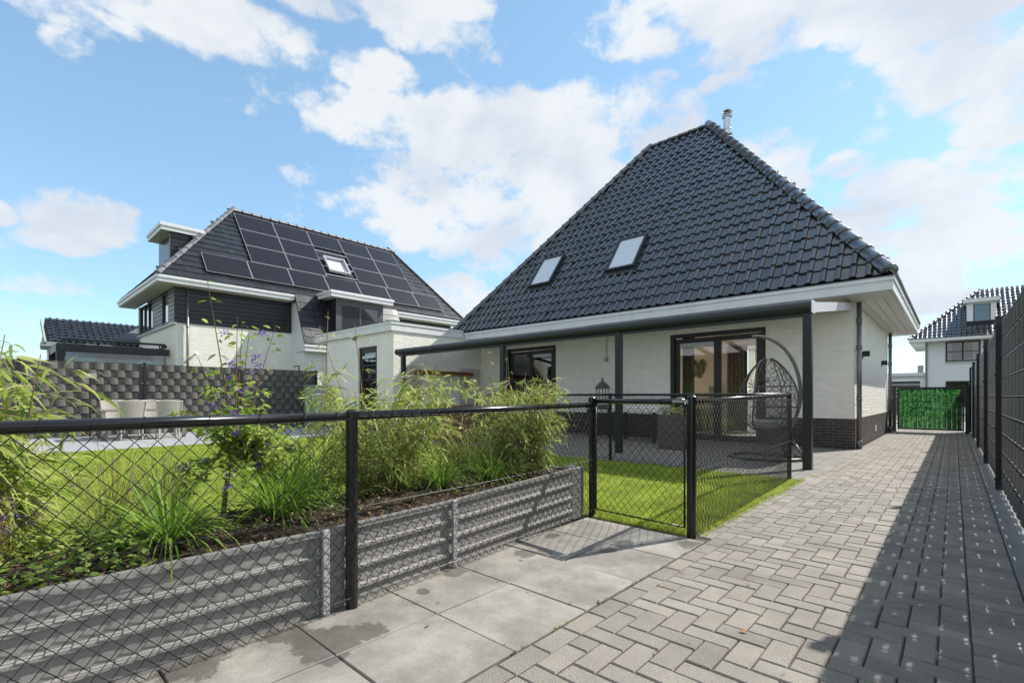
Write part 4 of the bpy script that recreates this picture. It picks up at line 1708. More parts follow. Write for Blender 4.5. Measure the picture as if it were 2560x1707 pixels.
m = MB(); curtain(m, -.40, -.12, 44.35, 3.45, 4.8, .03, .09); curtain(m, .92, 1.26, 44.35, 3.45, 4.8, .03, .09)
part('curtain', m, M_sheer, rh, smooth=True)
eA, eB, rA, rB = (-2.3, 43.2, 5.02), (9.5, 43.2, 5.02), (1.15, 47.5, 8.49), (9.5, 47.5, 8.49)
m = MB(); m.add([eA, eB, rB, rA, (-2.3, 51.8, 5.02)], [(0, 1, 2, 3), (4, 0, 3)])
rr_ = part('roof', m, M_under, rh)
sv = Vector((0, 4.3, 3.47)); sl2 = sv.length
tl = tile_plane(eA, (1, 0, 0), sv.normalized(), lambda u, s: u > 3.45 * s / sl2 and u < 8 and not (2.9 < u < 4.4 and .9 < s < 3.0), 8, sl2 - .1, .243, .36)
place_tiles(tl, TV, TF, M_tile, rr_, 0)
caps(eA, rA, M_tile, rr_, 'hip_tile', 1, .40)
m = MB(); m.box(-2.32, 9.5, 43.15, 43.25, 4.83, 5.02); m.box(-2.32, -2.22, 43.25, 52, 4.83, 5.02); part('fascia', m, M_fascia, rh)
m = MB(); m.box(-2.25, 9.5, 43.25, 44, 4.82, 4.85); m.box(-2.25, -1.49, 44, 52, 4.82, 4.85); part('soffit', m, M_soffit, rh)
m = MB(); m.box(.63, 2.05, 44.6, 47, 5.6, 7.35); dw = part('dormer', m, M_far, rh)
m = MB(); window_unit(m, 'y', 44.585, -1, .95, 1.77, 5.98, 7.25, .08, .03, (), (6.6,)); part('window_frame', m, M_frame, dw)
m = MB(); pane(m, 'y', 44.57, 1.0, 1.72, 6.03, 7.2); part('pane', m, pm("blue_pane", (.03, .04, .06), .03, spec=1.0, coat=1.0), dw)
m = MB(); m.box(.46, 2.24, 44.35, 47, 7.36, 7.62); part('dormer_roof', m, M_fascia, dw)
m = MB(); m.tube([(-1.40, 43.93, 0), (-1.40, 43.93, 4.85)], .05, 8); part('downpipe', m, M_zinc, rh)
ga = thing('white_garage', 'low white garage with a brown door beside the far white house', 'garage', (-3.5, 46, 0))
m = MB(); wall_boxes(m, 'y', 44.2, .2, -6.5, -1.5, 0, 2.55, [(-6.2, -1.75, 0, 2.25)]); part('wall', m, M_far, ga)
m = MB(); m.box(-6.6, -1.5, 44.0, 48, 2.55, 2.78); part('flat_roof', m, M_fascia, ga)
m = MB()
for i in range(8):
    m.bbox(-6.2, -1.75, 44.25, 44.3, i * .28, i * .28 + .27, .01)
part('door', m, pm("brown_grey_door", (.10, .085, .075), .5), ga)
m = MB(); m.box(-1.95, -1.62, 45.5, 45.9, 2.78, 3.35); part('chimney', m, pm("pale_stone", (.45, .42, .38), .8), ga)

# ================================================================== CHAIN-LINK FENCE
def chain_link(mb, p0, p1, z0, z1, cell=.034, rise=.076, r=.0016, weave=.004, zj=0.0):
    """zig-zag wires woven into each other between two points in plan"""
    p0 = Vector((p0[0], p0[1], 0)); p1 = Vector((p1[0], p1[1], 0))
    d = p1 - p0
    L_ = d.length
    d.normalize()
    nrm = Vector((-d.y, d.x, 0))
    n = int(L_ / cell)
    c = L_ / n
    rows = int((z1 - z0) / (rise / 2))
    for i in range(n + 1):
        u0 = i * c
        pts = []
        wob = random.uniform(-.003, .003)
        for k in range(rows + 1):
            z = z0 + k * rise / 2
            sgn = 1 if (k + i) % 2 else -1
            u = u0 + sgn * c * .5
            u = min(max(u, -.005), L_ + .005)
            bulge = .012 * math.sin(u * 2.1 + z * 3.0) * math.sin(math.pi * (z - z0) / (z1 - z0))
            q = p0 + d * (u + wob * .4) + nrm * (sgn * weave + bulge)
            pts.append((q.x, q.y, z))
            if k < rows:
                um = u0 + wob * .4 + (.0)
                um = min(max(um, 0), L_)
                q = p0 + d * um + nrm * bulge
                pts.append((q.x, q.y, z + rise / 4))
        mb.tube(pts, r, 4, cap=False)
    return mb


def line_wire(mb, p0, p1, z, r=.0016, sag=.006):
    pts = []
    for k in range(9):
        t = k / 8
        pts.append((p0[0] + (p1[0] - p0[0]) * t, p0[1] + (p1[1] - p0[1]) * t, z - sag * 4 * t * (1 - t)))
    mb.tube(pts, r, 4, cap=False)


PA = (-2.20, -.55)
PB = (-2.227, 1.239)
PCc = (-2.388, 3.664)
PD = (-1.46, 3.595)
PE = (-1.56, 6.974)
PF = (-4.2, 6.99)
PG = (-7.4, 7.0)
fence = thing('chain_link_fence', 'low black chain link fence round the lawn and along the planter', 'fence', (-2.3, 2.5, 0))


def post(x, y, h, parent, r=.030):
    m = MB()
    m.tube([(x, y, -.02), (x, y, h - .012)], r, 14)
    m.tube([(x, y, h - .045), (x, y, h - .012), (x, y, h)], [r + .003, r + .003, r * .7], 14)
    return part('post', m, M_black, parent, smooth=False)


for (p, h) in ((PA, .985), (PB, .99), (PCc, 1.055), (PE, 1.115), (PF, 1.12), (PG, 1.12)):
    post(p[0], p[1], h, fence, .030 if h < 1.1 else .026)


def rail(p0, p1, z0, z1, parent, r=.0215):
    m = MB(); m.tube([(p0[0], p0[1], z0), (p1[0], p1[1], z1)], r, 14)
    return part('rail', m, M_black, parent, smooth=True)


rail(PA, PB, .955, .955, fence)
rail(PB, PCc, .957, .985, fence)
rail(PD, PE, 1.017, 1.083, fence)
rail(PE, PF, 1.085, 1.095, fence, .018)
rail(PF, PG, 1.095, 1.10, fence, .018)


def sh(p, q, e=.035):
    """points just beside the posts' outer faces"""
    return p, q


for (p, q, z1) in ((PA, PB, .95), (PB, PCc, .965), (PD, PE, 1.04), (PE, PF, 1.08), (PF, PG, 1.09)):
    m = MB()
    d = Vector((q[0] - p[0], q[1] - p[1], 0)).normalized()
    nn = Vector((d.y, -d.x, 0)) * (.024 if p in (PA, PB, PD) else .02)
    p2 = (p[0] + nn.x, p[1] + nn.y); q2 = (q[0] + nn.x, q[1] + nn.y)
    z0 = .012
    chain_link(m, p2, q2, z0, z1, r=.0018 if p in (PA, PB) else .0023)
    line_wire(m, p2, q2, .055)
    line_wire(m, p2, q2, .50)
    line_wire(m, p2, q2, z1 - .01)
    # ties round the rail
    L_ = math.dist(p, q)
    k = .11
    while k < L_:
        t = k / L_
        zz = z1 + .005 + .0 * t
        zr = {PA: .955, PB: .957 + .028 * t, PD: 1.017 + .066 * t, PE: 1.09, PF: 1.098}[p]
        c = Vector((p[0] + (q[0] - p[0]) * t, p[1] + (q[1] - p[1]) * t, zr))
        rr = .024
        pts = []
        for s_ in range(9):
            th = s_ / 8 * 6.283
            pts.append(c + nn.normalized() * (math.cos(th) * rr) + Vector((0, 0, math.sin(th) * rr)) + d * (.01 * math.sin(th)))
        m.tube(pts, .0016, 4, cap=False)
        k += random.uniform(.13, .22)
    o = part('wire_mesh', m, M_wire, fence, kind='stuff')

gate = thing('garden_gate', 'black chain link garden gate with a brass lock beside the grey slabs', 'gate', (-1.9, 3.63, 0))
post(PD[0], PD[1], 1.065, gate, .033)
g0, g1 = (-2.345, 3.661), (-1.515, 3.600)
m = MB()
m.tube([(g0[0], g0[1], 1.017), (g1[0], g1[1], 1.017)], .0215, 14)
m.tube([(g0[0], g0[1], .06), (g1[0], g1[1], .06)], .006, 8)
m.tube([(g0[0], g0[1], .06), (g0[0], g0[1], 1.017)], .008, 8)
m.tube([(g1[0], g1[1], .06), (g1[0], g1[1], 1.017)], .008, 8)
part('frame', m, M_black, gate, smooth=True)
m = MB(); m.tube([(-1.72, 3.615, 1.017), (-1.53, 3.601, 1.017)], .0255, 14)
part('rail_sleeve', m, M_black, gate, smooth=True)
m = MB(); chain_link(m, g0, g1, .02, 1.00, r=.0021); line_wire(m, g0, g1, .52); line_wire(m, g0, g1, .06)
part('wire_mesh', m, M_wire, gate, kind='stuff')
m = MB(); m.beam((-1.60, 3.57, 1.02), (-1.47, 3.56, 1.02), .004, .022); m.beam((-1.56, 3.565, 1.045), (-1.50, 3.56, 1.045), .012, .012)
part('latch', m, M_rod, gate)
m = MB(); m.bbox(-1.60, -1.565, 3.545, 3.56, .935, .97, .005); m.tube([(-1.595, 3.552, .97), (-1.59, 3.552, .995), (-1.575, 3.552, .995), (-1.57, 3.552, .97)], .003, 6)
part('padlock', m, pm('brass', (.55, .43, .16), .35, metal=.8), gate)

# ================================================================== PLANTER BOARD
pl = thing('planter_wall', 'low grey ribbed planter wall with pale joint strips behind the chain link fence', 'planter wall', (-2.36, 1.8, 0))


RIB = [(0, .003), (.066, .003), (.068, .019), (.082, .019), (.092, .003), (.169, .003), (.171, .019), (.185, .019), (.195, .003),
       (.272, .003), (.274, .019), (.288, .019), (.298, .003), (.378, .003), (.380, .019), (.405, .019)]
ys = [-1.3, 1.105, 1.965, 3.37]
for a, b in zip(ys[:-1], ys[1:]):
    m = MB()
    v, f = [], []
    za, zb = .405 + max(0, a - 1.9) * .026, .405 + max(0, b - 1.9) * .026
    for (y, zt) in ((a, za), (b, zb)):
        for (z, o_) in RIB:
            v.append((pxy(y) + o_, y, z * zt / .405))
        v.append((pxy(y) - .02, y, zt)); v.append((pxy(y) - .02, y, 0))
    n = len(RIB) + 2
    f = [(k, n + k, n + (k + 1) % n, (k + 1) % n) for k in range(n)] + [tuple(range(n)), tuple(range(n, 2 * n))[::-1]]
    m.add(v, f)
    part('ribbed_board', m, M_board, pl)
for y in ys[1:-1]:
    m = MB(); x = pxy(y) + .030
    m.bbox(x - .01, x + .012, y - .017, y + .017, 0, .412 + max(0, y - 1.9) * .026, .003)
    for z in (.05, .15, .25, .36):
        m.tube([(x + .011, y, z), (x + .015, y, z)], .005, 8)
    part('joint_strip', m, M_clip, pl)
m = MB(); x = pxy(3.45); m.bbox(x - .11, x + .012, 3.37, 3.555, 0, .445, .006)
part('end_post', m, M_board, pl)
m = MB()
m.box(-3.6, pxy(3.5) - .112, 3.50, 3.53, 0, .42)
part('end_board', m, M_board, pl)

# ================================================================== PLANTS


def leaves_np(base, dirs, lens, wids, droop, roll):
    """long leaves with a bent tip: two triangles strips -> 6 verts, 4 tris each"""
    n = len(base)
    up = np.array([0, 0, 1.0])
    side = np.cross(dirs, up)
    nl = np.linalg.norm(side, axis=1, keepdims=True)
    side = np.where(nl > 1e-3, side / np.maximum(nl, 1e-6), np.array([[1.0, 0, 0]]))
    nor = np.cross(side, dirs)
    cs, sn = np.cos(roll)[:, None], np.sin(roll)[:, None]
    side2 = side * cs + nor * sn
    L_ = lens[:, None]
    Wd = wids[:, None]
    dz = (np.array([[0, 0, -1.0]]) * droop[:, None])
    p0 = base
    p1 = base + dirs * L_ * .30 + dz * L_ * .06
    p2 = base + dirs * L_ * .66 + dz * L_ * .32
    p3 = base + dirs * L_ + dz * L_ * .80
    V = np.stack([p0, p1 - side2 * Wd, p1 + side2 * Wd, p2 - side2 * Wd * .8, p2 + side2 * Wd * .8, p3], 1)
    idx = np.array([0, 1, 2, 1, 3, 2, 2, 3, 4, 3, 5, 4])
    F = (np.arange(n)[:, None] * 6 + idx[None]).ravel()
    return V.reshape(-1, 3), F


class Leafer:
    def __init__(s):
        s.b, s.d, s.l, s.w, s.g, s.r = [], [], [], [], [], []

    def add(s, b, d, l, w, g=.5, r=0.0):
        s.b.append(tuple(b)); s.d.append(tuple(Vector(d).normalized())); s.l.append(l); s.w.append(w); s.g.append(g); s.r.append(r)

    def mesh(s, name, mat):
        V, F = leaves_np(np.array(s.b), np.array(s.d), np.array(s.l), np.array(s.w), np.array(s.g), np.array(s.r))
        return raw_mesh(name, V, F, 3, mat)


def rdir(zlo=-.3, zhi=.6):
    a = random.uniform(0, 6.283)
    z = random.uniform(zlo, zhi)
    return Vector((math.cos(a), math.sin(a), z))


def arc(p, d, length, droop, n=10):
    pts = [Vector(p)]
    d = Vector(d).normalized()
    for i in range(n):
        d = (d + Vector((0, 0, -droop / n))).normalized()
        pts.append(pts[-1] + d * (length / n))
    return pts


def bamboo(label, base, ncane, h, spread, lean=(0, 0, 0), leaf=.11, dens=1.0, mat=None, mat2=None, tall=(), wleaf=.0055, droop=1.3, foot=.16, low=.15):
    t = thing('bamboo', label, 'bamboo', base, 'bamboo clumps in the planter')
    cm = MB()
    A, B = Leafer(), Leafer()
    canes = []
    for i in range(ncane):
        a = random.uniform(0, 6.283)
        rr = foot * math.sqrt(random.random())
        p = Vector(base) + Vector((math.cos(a) * rr, math.sin(a) * rr, -.03))
        out = Vector((math.cos(a), math.sin(a), 0)) * random.uniform(.15, 1) * spread + Vector(lean)
        d = Vector((out.x, out.y, 1.0))
        L_ = h * random.uniform(.7, 1.18)
        canes.append(arc(p, d, L_, droop * random.uniform(.5, 1.2), 12))
    for (dx, dy, L_, dr) in tall:
        canes.append(arc(Vector(base), (dx, dy, 1), L_, dr, 14))
    ntall = len(canes) - len(tall)
    for ci, pts in enumerate(canes):
        n = len(pts)
        cm.tube(pts, [.0042 * (1 - .8 * k / n) + .0008 for k in range(n)], 5, cap=False)
        istall = ci >= ntall
        for k in range(1, n):
            tt = k / n
            if tt < low:
                continue
            reps = 2 if not istall else 1
            for _ in range(reps):
                q = pts[k - 1].lerp(pts[k], random.random())
                bd = rdir(-.1, .7).normalized()
                bl = random.uniform(.06, .20) * (1.0 if not istall else .35)
                tw = arc(q, bd, bl, .8, 3)
                if bl > .05:
                    cm.tube(tw, .0013, 3, cap=False)
                nl = int(random.uniform(3, 7) * dens) if not istall else random.choice((1, 2, 2, 3))
                for _k in range(nl):
                    b = tw[random.choice((1, 2, 3, 3))]
                    ld = (bd * .9 + rdir(-.6, .3) * .8 + Vector((0, 0, -.15)))
                    l = leaf * random.uniform(.6, 1.25) * (.5 if istall and tt > .5 else 1)
                    (A if random.random() < .62 else B).add(b, ld, l, wleaf * random.uniform(.7, 1.25), random.uniform(.2, .9), random.gauss(0, .7))
    part('cane', cm, M_cane, t, kind='stuff')
    part('leaves', A.mesh('leaves', mat or M_bamboo), None, t, kind='stuff')
    part('leaves', B.mesh('leaves', mat2 or M_bamdark), None, t, kind='stuff', label='deeper green leaves')
    return t


def tuft(label, base, n, h, spread, mat, name='grass_tuft', w=.006, cat='grass tuft', group='grass tufts in the planter', foot=.05):
    t = thing(name, label, cat, base, group)
    VV, FF_ = [], []
    m = MB()
    for i in range(n):
        a = random.uniform(0, 6.283)
        el = random.uniform(.25, 1.25)
        p = Vector(base) + Vector((math.cos(a) * foot * random.random(), math.sin(a) * foot * random.random(), -.02))
        d = Vector((math.cos(a) * spread * random.uniform(.2, 1), math.sin(a) * spread * random.uniform(.2, 1), 1))
        L_ = h * random.uniform(.6, 1.25)
        pts = arc(p, d, L_, random.uniform(.8, 2.6) * min(1, spread + .35), 5)
        sd_ = Vector((-math.sin(a), math.cos(a), 0))
        ww = w * random.uniform(.6, 1.2)
        v = []
        for k, q in enumerate(pts):
            k_ = ww * (1 - (k / 5) ** 2) + .0004
            v += [q - sd_ * k_ / 1, q + sd_ * k_ / 1]
        m.add(v, [(2 * k, 2 * k + 1, 2 * k + 3, 2 * k + 2) for k in range(5)])
    part('blades', m, mat, t, kind='stuff')
    return t


def bz(x, y):
    return (x, y, soil_z(x, y))


bamboo('big yellow green bamboo hanging over the rail at the far left end of the planter', bz(-2.92, -.06), 38, .88, .26, (.04, -.16, 0), .125, 1.15, tall=((-.1, .03, 1.0, .5), (.0, .06, .8, 1.2)), wleaf=.0070, foot=.15, droop=1.0)
bamboo('wide arching bamboo bending to the right behind the middle fence post', bz(-3.06, 1.86), 40, .88, .34, (-.03, .10, 0), .105, 1.2, tall=((-.16, -.22, 1.22, .2), (-.05, -.08, 1.20, .12), (-.06, .30, 1.05, 1.5), (.0, .40, 1.05, 1.9)), foot=.16)
bamboo('dense bamboo at the right end of the planter next to the gate', bz(-2.88, 3.20), 58, .76, .26, (-.03, -.03, 0), .080, 1.35, tall=((-.16, -.22, 1.12, .15), (-.08, -.02, 1.02, .25)), foot=.18, wleaf=.0046, low=.08)
bamboo('thin young bamboo standing between the flowering shrub and the arching bamboo', bz(-3.12, 1.52), 5, .6, .3, (0, .02, 0), .10, 1.0, tall=((.02, .02, 1.32, .08),), foot=.08)

# flowering shrub
sb = bz(-3.05, .90)
t = thing('flowering_shrub', 'upright purple flowering shrub with one bare trunk in front of the lawn', 'shrub', sb)
tr_ = MB(); lf = Leafer(); fl_ = Leafer()
top = Vector(sb) + Vector((.03, .06, .42))
tr_.tube([Vector(sb) - Vector((0, 0, .03)), Vector(sb) + Vector((.0, .02, .15)), Vector(sb) + Vector((.03, .03, .30)), top], [.016, .013, .012, .010], 8)
shoots = [((-.02, -.14, 1), .95, .05, 1), ((.0, .26, 1), .84, .10, 1), ((.0, .05, 1), .70, .1, 1), ((-.1, .12, 1), .78, .2, 1), ((.1, -.02, 1), .72, .2, 1), ((.05, -.25, 1), .62, .5, 0)]
for i in range(30):
    a = random.uniform(0, 6.28)
    e = random.uniform(-.3, 1.5)
    shoots.append(((math.cos(a) * random.uniform(.3, 1), math.sin(a) * random.uniform(.3, 1), e), random.uniform(.16, .46), random.uniform(.1, .9), 0 if random.random() < .6 else 1))
for (d, L_, dr, fw) in shoots:
    pts = arc(top - Vector((0, 0, random.uniform(0, .12))), d, L_, dr, 10)
    tr_.tube(pts, [.0055 * (1 - .75 * k / 10) * (1.0 if L_ > .5 else .6) for k in range(11)], 5, cap=False)
    for k in range(2, 11):
        for _ in range(8 if L_ < .55 else 3):
            q = pts[k - 1].lerp(pts[k], random.random())
            dd = rdir(-.5, .6)
            lf.add(q + dd.normalized() * random.uniform(0, .05), dd, random.uniform(.030, .062), random.uniform(.007, .013), random.uniform(0, .6), random.gauss(0, .7))
        if fw and random.random() < .34 and k < 10 and k > 3:
            c = pts[k] + rdir(-.2, .5) * random.uniform(.02, .06)
            tr_.tube([pts[k], c], .0015, 3, cap=False)
            for _ in range(26):
                dd = rdir(-1, 1)
                fl_.add(c + dd * random.uniform(0, .024), dd, random.uniform(.008, .016), .0048, .2, random.uniform(0, 3))
part('trunk', tr_, M_bark, t, smooth=True)
part('leaves', lf.mesh('leaves', M_shrub), None, t, kind='stuff')
part('flowers', fl_.mesh('flowers', M_purple), None, t, kind='stuff')

# grass tufts along the front of the bed
tuft('dark green grass tuft in front of the shrub trunk, spilling over the planter edge', bz(-2.60, .56), 190, .40, .75, M_tuft, w=.006)
tuft('dark green grass tuft just left of the middle fence post', bz(-2.68, 1.06), 230, .44, .70, M_tuft, w=.0055)
tuft('grass tuft right of the middle fence post, at the second joint strip', bz(-2.72, 2.20), 170, .36, .75, M_tuft, w=.0055)
tuft('green grass tuft under the dense bamboo by the gate', bz(-2.72, 2.72), 170, .38, .75, M_tuft, w=.005)
tuft('fine grass tuft with upright thin blades behind the front tufts', bz(-3.05, .62), 260, .50, .45, M_tufty, w=.0022)
tuft('broad dark grass mound left of the arching bamboo', bz(-2.98, 1.28), 280, .46, .6, M_tuft, w=.004, foot=.1)
tuft('pale yellow green grass tuft behind the soil near the arching bamboo', bz(-3.15, 2.45), 300, .48, .6, M_tufty, w=.0035, foot=.12)
tuft('pale yellow green grass tuft between the arching and the dense bamboo', bz(-3.10, 2.85), 300, .50, .6, M_tufty, w=.0035, foot=.12)
tuft('yellow green grass tuft at the back edge of the bed by the lawn', (-3.5, 2.3, .12), 300, .62, .55, M_tufty, w=.004, foot=.16)
tuft('sparse grass tuft beside the bamboo at the far left', bz(-2.95, .36), 150, .36, .6, M_tufty, w=.004)


def lavender(label, base, n, h, leaf=M_weed, name='lavender'):
    t = thing(name, label, 'lavender', base, 'lavender plants in the planter')
    st = MB(); A = Leafer(); B = Leafer()
    for i in range(n):
        a = random.uniform(0, 6.28)
        d = Vector((math.cos(a) * random.uniform(.1, .5), math.sin(a) * random.uniform(.1, .5), 1))
        pts = arc(Vector(base) - Vector((0, 0, .02)), d, h * random.uniform(.6, 1.15), .3, 6)
        st.tube(pts, .0012, 3, cap=False)
        for k in range(1, 5):
            for _ in range(2):
                A.add(pts[k], rdir(0, 1), random.uniform(.02, .045), .0022, .1, 0)
        if random.random() < .55:
            for _ in range(16):
                q = pts[5].lerp(pts[6], random.random()) + Vector((random.gauss(0, .003), random.gauss(0, .003), random.gauss(0, .01)))
                B.add(q, rdir(-.2, 1), random.uniform(.006, .011), .003, .1, 0)
    part('stems', st, M_cane, t, kind='stuff')
    part('leaves', A.mesh('leaves', leaf), None, t, kind='stuff')
    part('flowers', B.mesh('flowers', M_purple), None, t, kind='stuff')


lavender('thin lavender with pale purple heads left of the shrub trunk', bz(-3.0, .42), 40, .46)
lavender('low lavender behind the soil between the two right bamboos', bz(-3.1, 2.66), 90, .60)
lavender('lavender at the back of the bed below the arching bamboo', bz(-3.2, 2.15), 70, .60)
lavender('violet flowering lavender at the lower left edge of the picture', bz(-2.58, .02), 60, .30)

# small weeds on the bed
wd = thing('weed_patch', 'low leafy weeds over the soil at the left end of the planter', 'weeds', bz(-2.6, .2))
A = Leafer()
for i in range(900):
    y = random.uniform(-.3, .45)
    x = bed_x(y) - random.random() ** 1.3 * .7
    q = Vector((x, y, soil_z(x, y) + random.uniform(0, .10)))
    A.add(q, rdir(.0, .9), random.uniform(.025, .065), random.uniform(.006, .014), .3, random.gauss(0, .6))
for i in range(500):
    y = random.uniform(.45, 3.3)
    x = bed_x(y) - .12 - random.random() * .7
    q = Vector((x, y, soil_z(x, y) + random.uniform(0, .06)))
    A.add(q, rdir(.0, .9), random.uniform(.02, .05), random.uniform(.004, .009), .3, random.gauss(0, .6))
part('leaves', A.mesh('leaves', M_weed), None, wd, kind='stuff')

# ================================================================== RIGHT PRIVACY FENCE
FXR = 0.40
rfence = thing('strip_fence', 'tall dark grey rod fence woven with plastic strips along the driveway', 'fence', (FXR, 11, 0))
posts_y = [1.4, 4.3, 7.75, 10.70, 14.0, 17.2, 20.25]
for y in posts_y:
    m = MB(); m.bbox(FXR - .055, FXR + .005, y - .03, y + .03, -.02, 1.95, .005)
    m.box(FXR - .058, FXR + .008, y - .033, y + .033, 1.95, 1.962)
    for z in (.12, .7, 1.3, 1.85):
        m.box(FXR - .064, FXR - .054, y - .04, y + .04, z - .012, z + .012)
    part('post', m, M_frame, rfence)


def strip_v(w, h, bulge, n=6, back=.004):
    """bulging strip: local x along the fence, y out of it, z up"""
    v = []
    for k in range(n + 1):
        t = k / n
        x = (t - .5) * w
        yb = bulge * math.sin(math.pi * t) ** .6 if 0 < t < 1 else 0
        v += [(x, yb, 0), (x, yb, h)]
    f = [(2 * k, 2 * k + 2, 2 * k + 3, 2 * k + 1) for k in range(n)]
    return v, f


NROW = 9
RH = .205
PER = .33
strips = []
back = MB(); rods = MB(); vrods = MB()
for (a, b) in zip(posts_y[:-1], posts_y[1:]):
    a, b = a + .035, b - .035
    npd = int(round((b - a) / PER))
    per = (b - a) / npd
    for r in range(NROW):
        z = .045 + r * RH
        for k in range(npd):
            yc = a + (k + .36) * per
            strips.append((yc, z, per * .70))
            y0, y1 = a + (k + .71) * per - .045, a + (k + 1.01) * per + .045
            back.box(FXR + .012, FXR + .015, y0, min(y1, b), z, z + RH - .001)
    for r in range(NROW + 1):
        z = .045 + r * RH - .007
        rods.beam((FXR - .004, a - .02, z), (FXR - .004, b + .02, z), .007, .007)
    back.box(FXR - .001, FXR + .004, a - .01, a + .03, .045, 1.90)  # filler plates added beside the posts to close light leaks
    back.box(FXR - .001, FXR + .004, b - .03, b + .01, .045, 1.90)
    k = a
    while k < b:
        vrods.beam((FXR + .002, k, .02), (FXR + .002, k, 1.91), .005, .005, up=(0, 1, 0))
        k += .05
part('rod', rods, M_rod, rfence, kind='stuff')
part('upright_rod', vrods, M_frame, rfence, kind='stuff')
part('strip', back, M_pvc2, rfence, kind='stuff')
SV, SF = strip_v(PER * .70, RH - .026, .013)
m = MB(); m.add(SV, SF)
sme = m.mesh('strip', M_pvc2, True)
strips.sort(key=lambda s: (0 if s[0] > 5.2 else 1, s[0]))
st = MB()
for i, (y, z, w) in enumerate(strips):
    M = Matrix.Translation((FXR - .002, y, z + .002)) @ Matrix.Rotation(R(90), 4, 'Z') @ Matrix.Rotation(random.gauss(0, .01), 4, 'Y')
    if i < 300:
        inst('strip', sme, M, rfence)
    else:
        st.tmpl(np.array(SV), SF, np.array(M))
part('strip', st, M_pvc2, rfence, kind='stuff', smooth=True)

# ================================================================== LEFT WOVEN FENCE
FXL = -17.3
lf_ = thing('woven_fence', 'brown grey fence of woven plastic strips behind the dining set', 'fence', (FXL, 3, 0))
for y in (-2.0, .55, 3.10, 5.65, 8.2):
    m = MB(); m.bbox(FXL - .03, FXL + .045, y - .035, y + .035, 0, 2.04, .005); m.box(FXL - .035, FXL + .05, y - .04, y + .04, 2.04, 2.052)
    part('post', m, M_lamp, lf_)
    m = MB()
    for z in (.2, .95, 1.45, 1.95):
        for s_ in (-1, 1):
            m.tube([(FXL + .02, y + s_ * .055, z), (FXL + .06, y + s_ * .055, z)], .012, 8)
    part('fixing', m, M_alu, lf_)
SV, SF = strip_v(.205, .186, .032)
m = MB(); m.add(SV, SF)
sme = m.mesh('strip', M_pvc, True)
backm = MB(); rods = MB()
for (a, b) in ((.585, 3.065), (3.135, 5.615), (5.685, 8.165), (-1.965, .515)):
    for r in range(10):
        z = .02 + r * .199
        off_ = .155 if r % 2 else 0
        k = 0
        while True:
            yc = a + .11 + off_ + k * .31
            if yc > b - .08:
                break
            if yc > -.45:
                inst('strip', sme, Matrix.Translation((FXL + .006, yc, z)) @ Matrix.Rotation(R(-90), 4, 'Z'), lf_)
            k += 1
        backm.box(FXL - .012, FXL - .006, a, b, z, z + .190)
    y = a
    while y < b:
        rods.beam((FXL + .004, y, 0), (FXL + .004, y, 2.02), .008, .008, up=(0, 1, 0))
        y += .0517
    for r in range(11):
        rods.beam((FXL + .004, a, .015 + r * .199), (FXL + .004, b, .015 + r * .199), .008, .008)
part('backing_strip', backm, M_pvc, lf_, kind='stuff')
part('rod', rods, M_lamp, lf_, kind='stuff')

# ================================================================== GREEN GATE
gg = thing('green_gate', 'black framed gate covered with a green leaf print screen at the end of the driveway', 'gate', (-.5, 19, 0))
for x in (-1.365, .285):
    m = MB(); m.bbox(x - .045, x + .045, 18.95, 19.04, -.02, 1.39, .006); m.box(x - .05, x + .05, 18.945, 19.045, 1.39, 1.40)
    part('post', m, M_frame, gg)
m = MB()
for (a, b, c, d) in ((-1.285, -1.245, .08, 1.355), (.175, .215, .08, 1.355), (-1.245, .175, 1.315, 1.355), (-1.245, .175, .08, .12)):
    m.bbox(a, b, 18.98, 19.02, c, d, .005)
m.beam((-1.33, 18.99, 1.22), (-1.27, 18.99, 1.22), .025, .025); m.beam((-1.33, 18.99, .25), (-1.27, 18.99, .25), .025, .025)
part('frame', m, M_frame, gg)


def green_strip(x0, x1, y, z0, z1, amp=.012, n=6, m=260):
    mm = MB()
    v = []
    for k in range(n + 1):
        t = k / n
        for z in (z0, z1):
            v.append((x0 + (x1 - x0) * t, y - amp * math.sin(math.pi * t), z))
    mm.add(v, [(2 * k, 2 * k + 2, 2 * k + 3, 2 * k + 1) for k in range(n)])
    return mm


